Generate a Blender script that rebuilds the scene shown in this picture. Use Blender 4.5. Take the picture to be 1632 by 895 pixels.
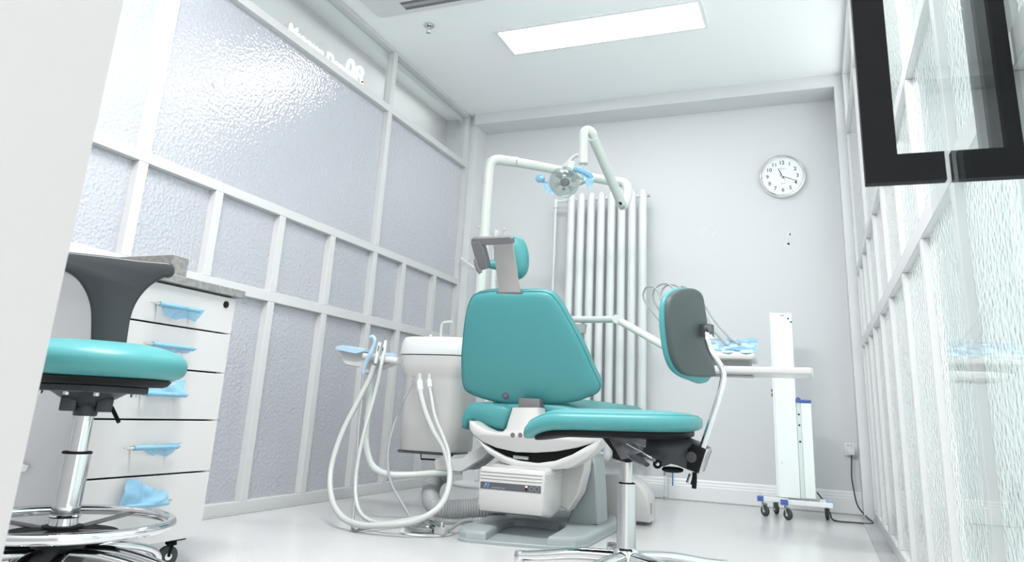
import bpy, bmesh, math, random
from mathutils import Vector, Matrix, noise
from math import sin, cos, pi, radians, hypot
random.seed(7)
V = Vector
C = bpy.context.scene.collection
for o in list(bpy.data.objects): bpy.data.objects.remove(o)

# ------------------------------------------------------------------ camera
F_PX, CXP, CYP, CAMH = 1160.0, 845.3, 338.5, 0.5
yaw, pit, rol = -.3771, .2677, .0470
fw = V((sin(yaw)*cos(pit), cos(yaw)*cos(pit), sin(pit)))
r0 = V((cos(yaw), -sin(yaw), 0)); u0 = r0.cross(fw)
rt = cos(rol)*r0 + sin(rol)*u0
up = -sin(rol)*r0 + cos(rol)*u0
bk = -fw
CAM = V((0, 0, CAMH))
cd = bpy.data.cameras.new('camera'); cam = bpy.data.objects.new('camera', cd); C.objects.link(cam)
cam.matrix_world = Matrix(((rt.x, up.x, bk.x, 0), (rt.y, up.y, bk.y, 0), (rt.z, up.z, bk.z, CAMH), (0, 0, 0, 1)))
cd.sensor_width = 36; cd.lens = 36*F_PX/1632
cd.shift_x = (816-CXP)/1632; cd.shift_y = -(447.5-CYP)/1632
cd.clip_start = .02
cd.dof.use_dof = True; cd.dof.focus_distance = 2.9; cd.dof.aperture_fstop = 16
sc = bpy.context.scene; sc.camera = cam
sc.view_settings.view_transform = 'Standard'; sc.view_settings.look = 'None'
sc.view_settings.gamma = 1; sc.view_settings.use_curve_mapping = False
sc.view_settings.exposure = .9

# ------------------------------------------------------------------ light
WORLD = .95; PANEL = 8.5; CORR = 3.0; REAR = 52.0
w = bpy.data.worlds.new('world'); sc.world = w; w.use_nodes = True
bg = w.node_tree.nodes['Background']; bg.inputs[0].default_value = (.99, .995, 1, 1); bg.inputs[1].default_value = WORLD
def area(name, loc, sx, sy, power, rot=(0, 0, 0), col=(1, 1, 1)):
    l = bpy.data.lights.new(name, 'AREA'); l.shape = 'RECTANGLE'; l.size = sx; l.size_y = sy; l.energy = power; l.color = col
    o = bpy.data.objects.new(name, l); C.objects.link(o); o.location = loc; o.rotation_euler = rot; return o
area('rear_fill', (-1.1, 1.2, 2.74), 1.2, .3, REAR)  # unseen fill lamp, added to brighten the room from above
area('corridor_fill', (-2.76, 2.2, 2.96), .3, 4.0, CORR)  # unseen lamp added to backlight the left panes
area('corridor_fill', (-2.76, 4.5, 2.96), .3, 1.2, CORR*.5)  # second added lamp, lifting the far end of the corridor
area('side_daylight_fill', (1.5, 2.9, 1.5), 2.8, 4.6, 32, rot=(0, radians(90), 0), col=(.97, 1, .99))  # lamp added outside the right panes to brighten them and the room
area('corridor_end_fill', (-2.79, -1.3, 1.2), .38, 2.2, 95, rot=(radians(116), 0, 0))  # added lamp at the near end, tilted up to lighten the soffit

# a point of the measured room: the sight line through a photo pixel, taken at depth y (or another plane)
def ray(px, py): return rt*((px-CXP)/F_PX) - up*((py-CYP)/F_PX) + fw
def pt(px, py, y):
    d = ray(px, py); return CAM + d*(y/d.y)
def ptz(px, py, z):
    d = ray(px, py); return CAM + d*((z-CAMH)/d.z)
def ptp(px, py, p0, n):
    d = ray(px, py); return CAM + d*((p0-CAM).dot(n)/d.dot(n))
def ptd(px, py, D):
    d = ray(px, py); return CAM + d*(D/hypot(d.x, d.y))

# ------------------------------------------------------------------ materials
def mat(name, col, rough=.5, metal=0, spec=.5, bump=None, var=None, trans=0, emit=None, coat=0):
    m = bpy.data.materials.new(name); m.use_nodes = True; nt = m.node_tree; b = nt.nodes['Principled BSDF']
    b.inputs['Base Color'].default_value = (*col, 1); b.inputs['Roughness'].default_value = rough
    b.inputs['Metallic'].default_value = metal; b.inputs['Specular IOR Level'].default_value = spec
    b.inputs['Transmission Weight'].default_value = trans; b.inputs['Coat Weight'].default_value = coat
    if emit: b.inputs['Emission Color'].default_value = (*emit[0], 1); b.inputs['Emission Strength'].default_value = emit[1]
    tc = nt.nodes.new('ShaderNodeTexCoord')
    if bump:
        n = nt.nodes.new('ShaderNodeTexNoise'); n.inputs['Scale'].default_value = bump[0]; n.inputs['Detail'].default_value = 4
        bp = nt.nodes.new('ShaderNodeBump'); bp.inputs['Strength'].default_value = bump[1]; bp.inputs['Distance'].default_value = .002
        nt.links.new(tc.outputs['Object'], n.inputs['Vector']); nt.links.new(n.outputs['Fac'], bp.inputs['Height']); nt.links.new(bp.outputs[0], b.inputs['Normal'])
    if var:
        n = nt.nodes.new('ShaderNodeTexNoise'); n.inputs['Scale'].default_value = var[0]; n.inputs['Detail'].default_value = 5
        cr = nt.nodes.new('ShaderNodeValToRGB'); cr.color_ramp.elements[0].position = var[2]; cr.color_ramp.elements[1].position = var[3]
        cr.color_ramp.elements[0].color = (*var[1], 1); cr.color_ramp.elements[1].color = (*col, 1)
        nt.links.new(tc.outputs['Object'], n.inputs['Vector']); nt.links.new(n.outputs['Fac'], cr.inputs[0]); nt.links.new(cr.outputs[0], b.inputs['Base Color'])
    return m
M = {}
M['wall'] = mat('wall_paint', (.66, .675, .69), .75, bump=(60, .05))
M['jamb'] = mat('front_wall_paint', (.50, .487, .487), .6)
M['corrwall'] = mat('corridor_wall', (.64, .645, .65), .8)
M['corr'] = mat('corridor_white', (.92, .92, .92), .8)
M['ceil'] = mat('ceiling_paint', (.88, .895, .90), .8)
M['frame'] = mat('white_lacquer', (.575, .582, .585), .35)
M['trim'] = mat('white_trim', (.80, .815, .82), .4)
M['floor'] = mat('speckled_floor', (.60, .592, .59), .22, var=(230, (.45, .45, .46), .33, .43), bump=(6, .03))
M['strip'] = mat('grey_threshold', (.42, .42, .43), .4, var=(90, (.3, .3, .31), .35, .5))
M['teal'] = mat('teal_vinyl', (.064, .275, .285), .42, bump=(260, .12), spec=.45)
M['seam'] = mat('teal_seam', (.03, .22, .24), .6)
M['black'] = mat('black_plastic', (.009, .009, .010), .6, spec=.15)
M['satin'] = mat('satin_black', (.030, .034, .039), .38, spec=.4)
M['shell'] = mat('dark_grey_shell', (.060, .078, .078), .5, bump=(400, .2))
M['grey'] = mat('grey_plastic', (.30, .335, .345), .45, bump=(300, .1))
M['dgrey'] = mat('bracket_grey', (.13, .13, .135), .5)
M['chrome'] = mat('chrome', (.66, .67, .68), .09, metal=1)
M['steel'] = mat('brushed_steel', (.62, .60, .585), .28, metal=1, var=(8, (.55, .54, .53), .3, .7))
M['alu'] = mat('satin_aluminium', (.55, .57, .575), .25, metal=1)
M['plastic'] = mat('ivory_plastic', (.545, .54, .53), .3, coat=.2)
M['arm'] = mat('pale_green_enamel', (.56, .60, .57), .3, coat=.2)
M['white'] = mat('white_enamel', (.70, .73, .73), .3)
M['colw'] = mat('column_white', (.83, .88, .87), .3)
M['mint'] = mat('mint_enamel', (.70, .80, .77), .35)
M['midgrey'] = mat('hose_grey', (.32, .34, .345), .45)  # plain mid grey for hoses, handpieces and small plastic parts
M['hose'] = mat('hose_white', (.50, .52, .51), .4)
M['duct'] = mat('duct_grey', (.34, .35, .36), .5)
M['dchrome'] = mat('dark_chrome', (.38, .385, .39), .12, metal=1)
M['rubber'] = mat('dark_rubber', (.045, .055, .055), .6)
M['drawer'] = mat('drawer_laminate', (.53, .522, .522), .28)
M['carcass'] = mat('cabinet_laminate', (.54, .55, .56), .4)
M['granite'] = mat('grey_granite', (.25, .245, .24), .35, var=(60, (.18, .175, .17), .38, .6))
M['blue'] = mat('blue_cap', (.07, .13, .42), .45)
M['lblue'] = mat('light_blue_cap', (.2, .42, .75), .45)
M['tray'] = mat('instrument_blue', (.40, .57, .70), .4)
M['face'] = mat('clock_face', (.84, .87, .87), .5)
M['ink'] = mat('dark_ink', (.05, .055, .06), .6)
M['lightink'] = mat('light_ink', (.35, .37, .38), .6)
M['badge'] = mat('badge_plum', (.10, .075, .13), .4)
M['badgetxt'] = mat('badge_blue', (.22, .25, .42), .4)
M['panelgrey'] = mat('control_panel_grey', (.085, .09, .10), .4)
M['f1blue'] = mat('logo_blue', (.12, .32, .62), .4)
M['redled'] = mat('red_led', (.8, .1, .1), .4, emit=((1, .25, .2), 2.0))
M['signwhite'] = mat('sign_white', (.93, .93, .93), .4, emit=((1, 1, 1), .6))
M['red'] = mat('red_dot', (.45, .03, .04), .5)
M['blotch'] = mat('faint_smudge', (.72, .735, .75), .8)
M['pink'] = mat('pink_sticker', (.62, .48, .55), .5)
M['tissue'] = mat('tissue_white', (.85, .85, .85), .8)
M['acgrey'] = mat('ac_plastic', (.66, .665, .67), .5)
M['slot'] = mat('slot_grey', (.16, .16, .165), .5)

def film_mat(name, col, alpha):
    m = bpy.data.materials.new(name); m.use_nodes = True; nt = m.node_tree; nt.nodes.clear()
    out = nt.nodes.new('ShaderNodeOutputMaterial'); mx = nt.nodes.new('ShaderNodeMixShader'); tr = nt.nodes.new('ShaderNodeBsdfTransparent')
    pr = nt.nodes.new('ShaderNodeBsdfPrincipled'); pr.inputs['Base Color'].default_value = (*col, 1); pr.inputs['Roughness'].default_value = .18
    tr.inputs[0].default_value = (.5+.5*col[0], .5+.5*col[1], .5+.5*col[2], 1)
    nz = nt.nodes.new('ShaderNodeTexNoise'); nz.inputs['Scale'].default_value = 45; bp = nt.nodes.new('ShaderNodeBump'); bp.inputs['Strength'].default_value = .8; bp.inputs['Distance'].default_value = .004
    tc = nt.nodes.new('ShaderNodeTexCoord'); nt.links.new(tc.outputs['Object'], nz.inputs['Vector']); nt.links.new(nz.outputs['Fac'], bp.inputs['Height']); nt.links.new(bp.outputs[0], pr.inputs['Normal'])
    mx.inputs[0].default_value = alpha; nt.links.new(tr.outputs[0], mx.inputs[1]); nt.links.new(pr.outputs[0], mx.inputs[2]); nt.links.new(mx.outputs[0], out.inputs[0]); return m
M['film'] = film_mat('blue_film', (.24, .49, .67), .68)
M['cfilm'] = film_mat('clear_film', (.6, .62, .65), .16)

def thin_ior(nt, fr, ior):
    # the same reflectance on both faces of a thin pane
    g = nt.nodes.new('ShaderNodeNewGeometry'); mr = nt.nodes.new('ShaderNodeMapRange'); mr.inputs['To Min'].default_value = ior; mr.inputs['To Max'].default_value = 1/ior
    nt.links.new(g.outputs['Backfacing'], mr.inputs['Value']); nt.links.new(mr.outputs[0], fr.inputs[0]); return g
def clear_glass(name, tint, refl=1.0, rough=0.0):
    m = bpy.data.materials.new(name); m.use_nodes = True; nt = m.node_tree; nt.nodes.clear()
    out = nt.nodes.new('ShaderNodeOutputMaterial'); mx = nt.nodes.new('ShaderNodeMixShader'); tr = nt.nodes.new('ShaderNodeBsdfTransparent')
    gl = nt.nodes.new('ShaderNodeBsdfGlossy'); gl.inputs['Roughness'].default_value = rough; fr = nt.nodes.new('ShaderNodeFresnel'); thin_ior(nt, fr, 1.45)
    mu = nt.nodes.new('ShaderNodeMath'); mu.operation = 'MULTIPLY'; mu.inputs[1].default_value = refl; mu.use_clamp = True
    tr.inputs[0].default_value = (*tint, 1); nt.links.new(fr.outputs[0], mu.inputs[0]); nt.links.new(mu.outputs[0], mx.inputs[0])
    nt.links.new(tr.outputs[0], mx.inputs[1]); nt.links.new(gl.outputs[0], mx.inputs[2]); nt.links.new(mx.outputs[0], out.inputs[0]); return m
M['clear'] = clear_glass('clear_glass', (.95, .975, .97))
M['doorglass'] = clear_glass('door_glass', (.955, .98, .972), .8)
M['lampglass'] = clear_glass('lamp_cover', (.93, .95, .95), 1.5, .04)

def textured_glass(name, col, scale, strength, gloss, tint_tr, dist, soft=.22):
    # patterned privacy glass: milky translucent body, hammered glossy surface
    m = bpy.data.materials.new(name); m.use_nodes = True; nt = m.node_tree; nt.nodes.clear(); L = nt.links.new
    out = nt.nodes.new('ShaderNodeOutputMaterial')
    tc = nt.nodes.new('ShaderNodeTexCoord')
    vo = nt.nodes.new('ShaderNodeTexVoronoi'); vo.feature = 'SMOOTH_F1'; vo.inputs['Scale'].default_value = scale; vo.inputs['Smoothness'].default_value = .35
    nz = nt.nodes.new('ShaderNodeTexNoise'); nz.inputs['Scale'].default_value = scale*.6; nz.inputs['Detail'].default_value = 2
    wv = nt.nodes.new('ShaderNodeMixRGB'); wv.inputs[0].default_value = .012
    L(tc.outputs['Object'], nz.inputs['Vector']); L(tc.outputs['Object'], wv.inputs[1]); L(nz.outputs['Color'], wv.inputs[2]); L(wv.outputs[0], vo.inputs['Vector'])
    bp = nt.nodes.new('ShaderNodeBump'); bp.inputs['Strength'].default_value = strength; bp.inputs['Distance'].default_value = dist
    L(vo.outputs['Distance'], bp.inputs['Height'])
    df = nt.nodes.new('ShaderNodeBsdfDiffuse'); df.inputs[0].default_value = (*col, 1); b2 = nt.nodes.new('ShaderNodeBump'); b2.inputs['Strength'].default_value = soft; b2.inputs['Distance'].default_value = dist; L(vo.outputs['Distance'], b2.inputs['Height']); L(b2.outputs[0], df.inputs['Normal'])
    tl = nt.nodes.new('ShaderNodeBsdfTranslucent'); tl.inputs[0].default_value = (*tint_tr, 1); L(b2.outputs[0], tl.inputs['Normal'])
    m1 = nt.nodes.new('ShaderNodeMixShader'); m1.inputs[0].default_value = .5; L(df.outputs[0], m1.inputs[1]); L(tl.outputs[0], m1.inputs[2])
    gl = nt.nodes.new('ShaderNodeBsdfGlossy'); gl.inputs['Roughness'].default_value = .12; L(bp.outputs[0], gl.inputs['Normal'])
    fr = nt.nodes.new('ShaderNodeFresnel'); fr.inputs[0].default_value = 1.5; L(bp.outputs[0], fr.inputs['Normal'])
    mu = nt.nodes.new('ShaderNodeMath'); mu.operation = 'MULTIPLY'; mu.inputs[1].default_value = gloss; mu.use_clamp = True; L(fr.outputs[0], mu.inputs[0])
    m2 = nt.nodes.new('ShaderNodeMixShader'); L(mu.outputs[0], m2.inputs[0]); L(m1.outputs[0], m2.inputs[1]); L(gl.outputs[0], m2.inputs[2])
    tp = nt.nodes.new('ShaderNodeBsdfTransparent'); g = nt.nodes.new('ShaderNodeNewGeometry'); m3 = nt.nodes.new('ShaderNodeMixShader')
    L(g.outputs['Backfacing'], m3.inputs[0]); L(m2.outputs[0], m3.inputs[1]); L(tp.outputs[0], m3.inputs[2]); L(m3.outputs[0], out.inputs[0]); return m
M['texL'] = textured_glass('hammered_glass_left', (.72, .74, .80), 66, .55, 3.1, (.74, .76, .82), .0030, 1.3)
M['texR'] = textured_glass('hammered_glass_right', (.76, .86, .85), 66, .55, 1.6, (.86, .94, .93), .0032, .35)

# ------------------------------------------------------------------ mesh tools
def catmull(pts, k=8, closed=False):
    pts = [V(p) for p in pts]; n = len(pts); out = []
    seg = n if closed else n-1
    for i in range(seg):
        p1, p2 = pts[i], pts[(i+1) % n]
        p0 = pts[(i-1) % n] if (closed or i > 0) else p1*2-p2
        p3 = pts[(i+2) % n] if (closed or i+2 < n) else p2*2-p1
        for j in range(k):
            t = j/k; out.append(.5*((2*p1)+(p2-p0)*t+(2*p0-5*p1+4*p2-p3)*t*t+(3*p1-p0-3*p2+p3)*t**3))
    if not closed: out.append(pts[-1])
    return out

class B:
    def __init__(s): s.bm = bmesh.new()
    def box(s, x0, x1, y0, y1, z0, z1, bev=0, seg=2, xf=None):
        r = bmesh.ops.create_cube(s.bm, size=1); vs = r['verts']
        for v in vs: v.co = V(((x0+x1)/2+v.co.x*(x1-x0), (y0+y1)/2+v.co.y*(y1-y0), (z0+z1)/2+v.co.z*(z1-z0)))
        if bev:
            es = list({e for v in vs for e in v.link_edges})
            r2 = bmesh.ops.bevel(s.bm, geom=es, offset=bev, segments=seg, profile=.5, affect='EDGES')
            vs = list({v for f in r2['faces'] for v in f.verts} | {v for v in vs if v.is_valid})
        if xf:
            for v in vs: v.co = xf @ v.co
        return s
    def tube(s, pts, r, n=12, k=8, closed=False, smooth=True, caps=True, flat=1.0, rib=None, step=.005):
        P = catmull(pts, k, closed) if smooth and len(pts) > 2 else [V(p) for p in pts]
        if rib:
            Q = [P[0]]; acc = 0
            for a, c in zip(P, P[1:]):
                L = (c-a).length
                while acc+L >= step:
                    a = a+(c-a).normalized()*(step-acc); L = (c-a).length; acc = 0; Q.append(a)
                acc += L
            P = Q
        N = len(P); rs = r if callable(r) else (lambda t: r)
        tan = []
        for i in range(N):
            a = P[(i-1) % N] if (closed or i > 0) else P[i]; b = P[(i+1) % N] if (closed or i < N-1) else P[i]
            d = (b-a); tan.append(d.normalized() if d.length > 1e-9 else V((0, 0, 1)))
        ref = V((0, 0, 1)) if abs(tan[0].z) < .9 else V((1, 0, 0))
        u = tan[0].cross(ref).normalized(); rings = []
        for i in range(N):
            u = (u - tan[i]*u.dot(tan[i])).normalized(); v = tan[i].cross(u)
            rr = rs(i/(N-1) if N > 1 else 0)
            if rib: rr *= (1+rib*(1 if i % 2 else -1))
            rings.append([s.bm.verts.new(P[i]+u*rr*cos(2*pi*j/n)+v*rr*flat*sin(2*pi*j/n)) for j in range(n)])
        for i in range(N if closed else N-1):
            a, b = rings[i], rings[(i+1) % N]
            for j in range(n): s.bm.faces.new((a[j], a[(j+1) % n], b[(j+1) % n], b[j]))
        if caps and not closed:
            s.bm.faces.new(rings[0][::-1]); s.bm.faces.new(rings[-1])
        return s
    def cyl(s, p0, p1, r, r1=None, n=28):
        r1 = r if r1 is None else r1
        return s.tube([p0, p1], (lambda t: r+(r1-r)*t), n=n, smooth=False)
    def lathe(s, prof, org=(0, 0, 0), axis=(0, 0, 1), n=40):
        ax = V(axis).normalized(); ref = V((1, 0, 0)) if abs(ax.x) < .9 else V((0, 1, 0))
        u = ax.cross(ref).normalized(); v = ax.cross(u); o = V(org); rings = []
        for r, h in prof:
            if r < 1e-6: rings.append([s.bm.verts.new(o+ax*h)])
            else: rings.append([s.bm.verts.new(o+ax*h+(u*cos(2*pi*j/n)+v*sin(2*pi*j/n))*r) for j in range(n)])
        for a, b in zip(rings, rings[1:]):
            for j in range(n):
                q = (j+1) % n
                if len(a) == 1 and len(b) == 1: continue
                if len(a) == 1: s.bm.faces.new((a[0], b[q], b[j]))
                elif len(b) == 1: s.bm.faces.new((a[j], a[q], b[0]))
                else: s.bm.faces.new((a[j], a[q], b[q], b[j]))
        for e in (rings[0], rings[-1]):
            if len(e) > 1: s.bm.faces.new(e)
        return s
    def slab(s, outline, nvec, rings):
        """outline: 3D points of a flat loop; rings: (inset, depth along nvec)"""
        O = [V(p) for p in outline]; n = len(O); nv = V(nvec).normalized(); c = sum(O, V())/n
        area = sum(((O[i]-c).cross(O[(i+1) % n]-c)).dot(nv) for i in range(n)); sg = 1 if area > 0 else -1
        ins = []
        for i in range(n):
            e1 = (O[i]-O[i-1]).normalized(); e2 = (O[(i+1) % n]-O[i]).normalized(); t = (e1+e2)
            t = t.normalized() if t.length > 1e-6 else e2
            ins.append(nv.cross(t)*sg)
        R = []
        for rg in rings:
            off, dep = rg[:2]; k = rg[2] if len(rg) > 2 else 0
            R.append([s.bm.verts.new((O[i]+ins[i]*off).lerp(c, k)+nv*dep) for i in range(n)])
        for a, b in zip(R, R[1:]):
            for j in range(n): s.bm.faces.new((a[j], a[(j+1) % n], b[(j+1) % n], b[j]))
        s.bm.faces.new(R[0][::-1]); s.bm.faces.new(R[-1]); return s
    def ellipsoid(s, c, dims, e1=1, e2=1, xf=None, deform=None, nu=48, nv=24):
        def sp(v, e): return (1 if v >= 0 else -1)*abs(v)**e
        c = V(c); rows = []
        for i in range(nv+1):
            ph = -pi/2+pi*i/nv; row = []
            for j in range(nu):
                th = 2*pi*j/nu
                p = V((dims[0]/2*sp(cos(ph), e1)*sp(cos(th), e2), dims[1]/2*sp(cos(ph), e1)*sp(sin(th), e2), dims[2]/2*sp(sin(ph), e1)))
                if deform: p = deform(p)
                if xf: p = xf @ p
                row.append(s.bm.verts.new(p+c))
            rows.append(row)
        for a, b in zip(rows, rows[1:]):
            for j in range(nu): s.bm.faces.new((a[j], a[(j+1) % nu], b[(j+1) % nu], b[j]))
        bmesh.ops.remove_doubles(s.bm, verts=rows[0]+rows[-1], dist=1e-6); return s
    def patch(s, cs, nx=14, ny=10, amp=.006, seed=0, fr=30, thick=.0006, edge=.0):
        a, b, c, d = [V(p) for p in cs]; nrm = (b-a).cross(d-a).normalized(); g = []
        for i in range(nx+1):
            row = []
            for j in range(ny+1):
                u, v = i/nx, j/ny; p = (a*(1-u)+b*u)*(1-v)+(d*(1-u)+c*u)*v
                q = noise.noise_vector(p*fr+V((seed*3.1, seed, 0)))
                p = p+nrm*(q.x*amp) + (V((0, 0, 1))*q.y*edge*v) + ((b-a).normalized()*q.z*edge)
                row.append(s.bm.verts.new(p))
            g.append(row)
        for i in range(nx):
            for j in range(ny): s.bm.faces.new((g[i][j], g[i+1][j], g[i+1][j+1], g[i][j+1]))
        return s
    def build(s, name, m, parent=None, ang=35, kind=None, label=None):
        bmesh.ops.recalc_face_normals(s.bm, faces=s.bm.faces)
        me = bpy.data.meshes.new(name); s.bm.to_mesh(me); s.bm.free()
        o = bpy.data.objects.new(name, me); C.objects.link(o)
        me.materials.append(M[m] if isinstance(m, str) else m)
        me.polygons.foreach_set('use_smooth', [True]*len(me.polygons)); me.set_sharp_from_angle(angle=radians(ang))
        if parent is not None:
            o.parent = parent
            if parent.type == 'EMPTY': o.location = -parent.location
        if kind: o['kind'] = kind
        if label: o['label'] = label
        return o
def thing(name, loc, label, cat, group=None):
    o = bpy.data.objects.new(name, None); C.objects.link(o); o.location = loc; o.empty_display_size = .1
    o['label'] = label; o['category'] = cat
    if group: o['group'] = group
    return o
def tag(o, label, cat, group=None):
    o['label'] = label; o['category'] = cat
    if group: o['group'] = group
    return o
def text(name, s, size, org, xdir, ydir, m, parent, depth=.0006, align='CENTER', shear=0, bold=0):
    cu = bpy.data.curves.new(name, 'FONT'); cu.body = s; cu.size = size; cu.extrude = depth; cu.align_x = align; cu.align_y = 'CENTER'; cu.shear = shear; cu.offset = bold
    tmp = bpy.data.objects.new(name, cu); C.objects.link(tmp); dg = bpy.context.evaluated_depsgraph_get()
    me = bpy.data.meshes.new_from_object(tmp.evaluated_get(dg)); bpy.data.objects.remove(tmp)
    x = V(xdir).normalized(); y = V(ydir).normalized(); z = x.cross(y); o3 = V(org)
    for v in me.vertices: v.co = o3+x*v.co.x+y*v.co.y+z*v.co.z
    me.materials.clear(); me.materials.append(M[m]); o = bpy.data.objects.new(name, me); C.objects.link(o)
    if parent is not None:
        o.parent = parent
        if parent.type == 'EMPTY': o.location = -parent.location
    return o
S = 'structure'

# ------------------------------------------------------------------ room shell
XL, XR, YB, ZC = -2.476, .262, 5.06, 2.77
B().box(-3.1, 1.2, -1.4, YB+.4, -.05, 0).build('floor', 'floor', kind=S)
B().box(-2.55, .34, -1.4, YB+.1, ZC, ZC+.06).build('ceiling', 'ceil', kind=S)
B().box(-2.55, .34, YB, YB+.1, 0, ZC).build('wall_back', 'wall', kind=S)
B().box(-2.43, .34, 4.84, YB, 2.68, ZC).build('trim_1', 'wall', kind=S)                     # ceiling beam
B().box(.21, .34, 4.84, YB, 0, 2.68).build('trim_2', 'wall', kind=S)                       # right pier
B().box(-2.56, -2.425, 4.8855, YB, 0, ZC).build('trim_3', 'wall', kind=S)                  # left pier
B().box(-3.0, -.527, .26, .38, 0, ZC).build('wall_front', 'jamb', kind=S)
B().box(.195, XR, .9, 4.84, 0, .004).build('trim_4', 'strip', kind=S)
B().box(XL, XL+.028, .4, 4.88, 0, .004).build('trim_5', 'strip', kind=S)
b = B(); prof = [(0, 0), (.016, 0), (.016, .088), (.013, .094), (.013, .104), (.009, .110), (.009, .122), (.004, .130), (0, .132)]
for i in range(len(prof)-1):
    pass
vs0 = [b.bm.verts.new(V((-2.425, YB-y, z))) for y, z in prof]; vs1 = [b.bm.verts.new(V((.21, YB-y, z))) for y, z in prof]
for i in range(len(prof)-1): b.bm.faces.new((vs0[i], vs0[i+1], vs1[i+1], vs1[i]))
b.build('baseboard_back', 'trim', kind=S, ang=15)
B().box(-2.425, .21, YB-.022, YB-.0161, 0, .006).build('trim_6', 'strip', kind=S)
# corridor beyond the left partition
B().box(-3.05, -2.99, -1.4, 5.45, 0, 3.05).build('wall_corridor', 'corrwall', kind=S)
B().box(-3.05, -2.53, -1.4, 5.45, 3.0, 3.06).build('ceiling_corridor', 'corr', kind=S)
B().box(-3.05, -2.56, 5.40, 5.46, 0, 3.05).build('wall_corridor_end', 'wall', kind=S)
B().box(-2.59, -2.53, -1.4, 5.45, ZC-.02, 3.06).build('wall_upper', 'corr', kind=S)

# glazed partitions
FW = .045
def partition(x_face, out, ys, fulls, y0, y1, gmat, tag_, wn, rec, FW):
    xb = x_face+out*.055; xa, xc = sorted((x_face, xb)); g0 = x_face+out*rec; ga, gb = sorted((g0, g0+out*.006))
    root = bpy.data.objects.new('wall_'+tag_, None); C.objects.link(root); root['kind'] = S
    rails = [(0, .052), (.965, 1.015), (1.40, 1.445), (2.325, 2.37), (2.742, ZC)]
    for z0, z1 in rails: B().box(xa, xc, y0, y1, z0, z1, .002, 1).build('rail', 'frame', root, kind=S)
    for y in ys:
        full = y in fulls
        h = FW/2
        segs = [(.052, .965), (1.015, 1.40)] + ([(1.445, 2.325), (2.37, 2.742)] if full else [])
        for z0, z1 in segs: B().box(xa+.0005, xc-.0005, y-h, y+h, z0, z1, .0015, 1).build('mullion', 'frame', root, kind=S)
    ny = wn
    def pane(ya, yb, z0, z1, m):
        nonlocal ny
        ny += 1; B().box(ga, gb, ya+.001, yb-.001, z0+.001, z1-.001).build('window_%d' % ny, m, kind=S)
    for (z0, z1) in ((.052, .965), (1.015, 1.40)):
        for a, b_ in zip(ys, ys[1:]): pane(a+FW/2, b_-FW/2, z0, z1, gmat)
    fs = [y for y in ys if y in fulls]
    for a, b_ in zip(fs, fs[1:]):
        pane(a+FW/2, b_-FW/2, 1.445, 2.325, gmat); pane(a+FW/2, b_-FW/2, 2.37, 2.742, 'clear')
    return ny
ysL = [.41, .78, 1.19, 1.605, 2.018, 2.432, 2.865, 3.290, 3.722, 4.065, 4.488, 4.8625]
n1 = partition(XL, -1, ysL, {.41, 2.018, 3.722, 4.8625}, .39, 4.885, 'texL', 'left', 0, .036, .045)
ysR = [.60, 1.06, 1.54, 2.02, 2.478, 2.956, 3.40, 3.85, 4.21, 4.57, 4.82]
partition(XR, 1, ysR, {.60, 2.02, 2.956, 4.82, 3.85}, .58, 4.84, 'texR', 'right', n1, .017, .036)

# ------------------------------------------------------------------ dental chair
ch = thing('dental_chair', (-1.15, 3.25, 0), 'teal dental patient chair with high tapered backrest and grey floor base', 'dental chair')
# floor base
o2 = [(-1.385, 2.88), (-1.36, 2.82), (-1.32, 2.797), (-1.17, 2.815), (-1.0, 2.85), (-.90, 2.90), (-.873, 2.96), (-.875, 3.46), (-.92, 3.63), (-.95, 3.66), (-1.45, 3.66), (-1.46, 3.5)]
b = B().slab([V((x, y, 0)) for x, y in o2], (0, 0, 1), [(0, 0), (0, .010), (.004, .014)])
u_ = [(-1.384, 2.88), (-1.359, 2.823), (-1.318, 2.800), (-1.235, 2.809), (-1.262, 2.98), (-1.300, 3.15), (-1.285, 3.22), (-1.24, 3.245), (-1.08, 3.235), (-1.04, 3.20), (-1.025, 3.12), (-1.012, 2.98), (-.998, 2.853), (-.901, 2.903), (-.876, 2.962), (-.878, 3.46), (-.922, 3.628), (-.95, 3.655), (-1.448, 3.655), (-1.457, 3.5)]
b.slab([V((x, y, .002)) for x, y in u_], (0, 0, 1), [(0, 0), (0, .028), (.003, .036), (.010, .042), (.018, .044)])
base = b.build('floor_base', 'grey', ch, ang=30)
# grey column fin
prof = [(902, 838), (908, 820), (918, 796), (925, 768), (929, 740), (931.5, 730), (936, 725.5), (941.5, 725), (946, 730), (948.5, 741), (950, 770), (951.5, 800), (953, 836)]
B().slab([pt(x, y, 3.27) for x, y in prof], (0, 1, 0), [(.006, 0), (0, .006), (0, .16), (.006, .166)]).build('lift_column', 'grey', ch)
# motor housing
hx0, hx1 = -1.335, -1.045
b = B()
side = [(2.935, .105), (2.925, .13), (2.925, .255), (2.935, .275), (3.10, .288), (3.40, .36), (3.46, .30), (3.40, .20), (3.27, .125), (3.16, .105), (3.04, .085)]
b.slab([V((hx0, y, z)) for y, z in side], (1, 0, 0), [(.014, 0), (.004, .004), (0, .014), (0, hx1-hx0-.014), (.004, hx1-hx0-.004), (.014, hx1-hx0)])
hous = b.build('motor_housing', 'plastic', ch, ang=50)
b = B()
for z in (.232, .245, .258):
    b.tube([(hx0-.0005, 3.05, z+.008), (hx0-.001, 2.945, z), (hx0+.012, 2.9235, z), (hx1-.012, 2.9235, z), (hx1+.001, 2.945, z), (hx1+.0005, 3.15, z+.012)], .0026, n=6, k=4, smooth=False)
b.build('housing_ridge', 'plastic', hous)
cp = B().box(hx0+.012, hx1-.012, 2.9225, 2.926, .190, .217, .0008, 1).build('control_panel', 'panelgrey', hous)
Yp = 2.9222
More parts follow.
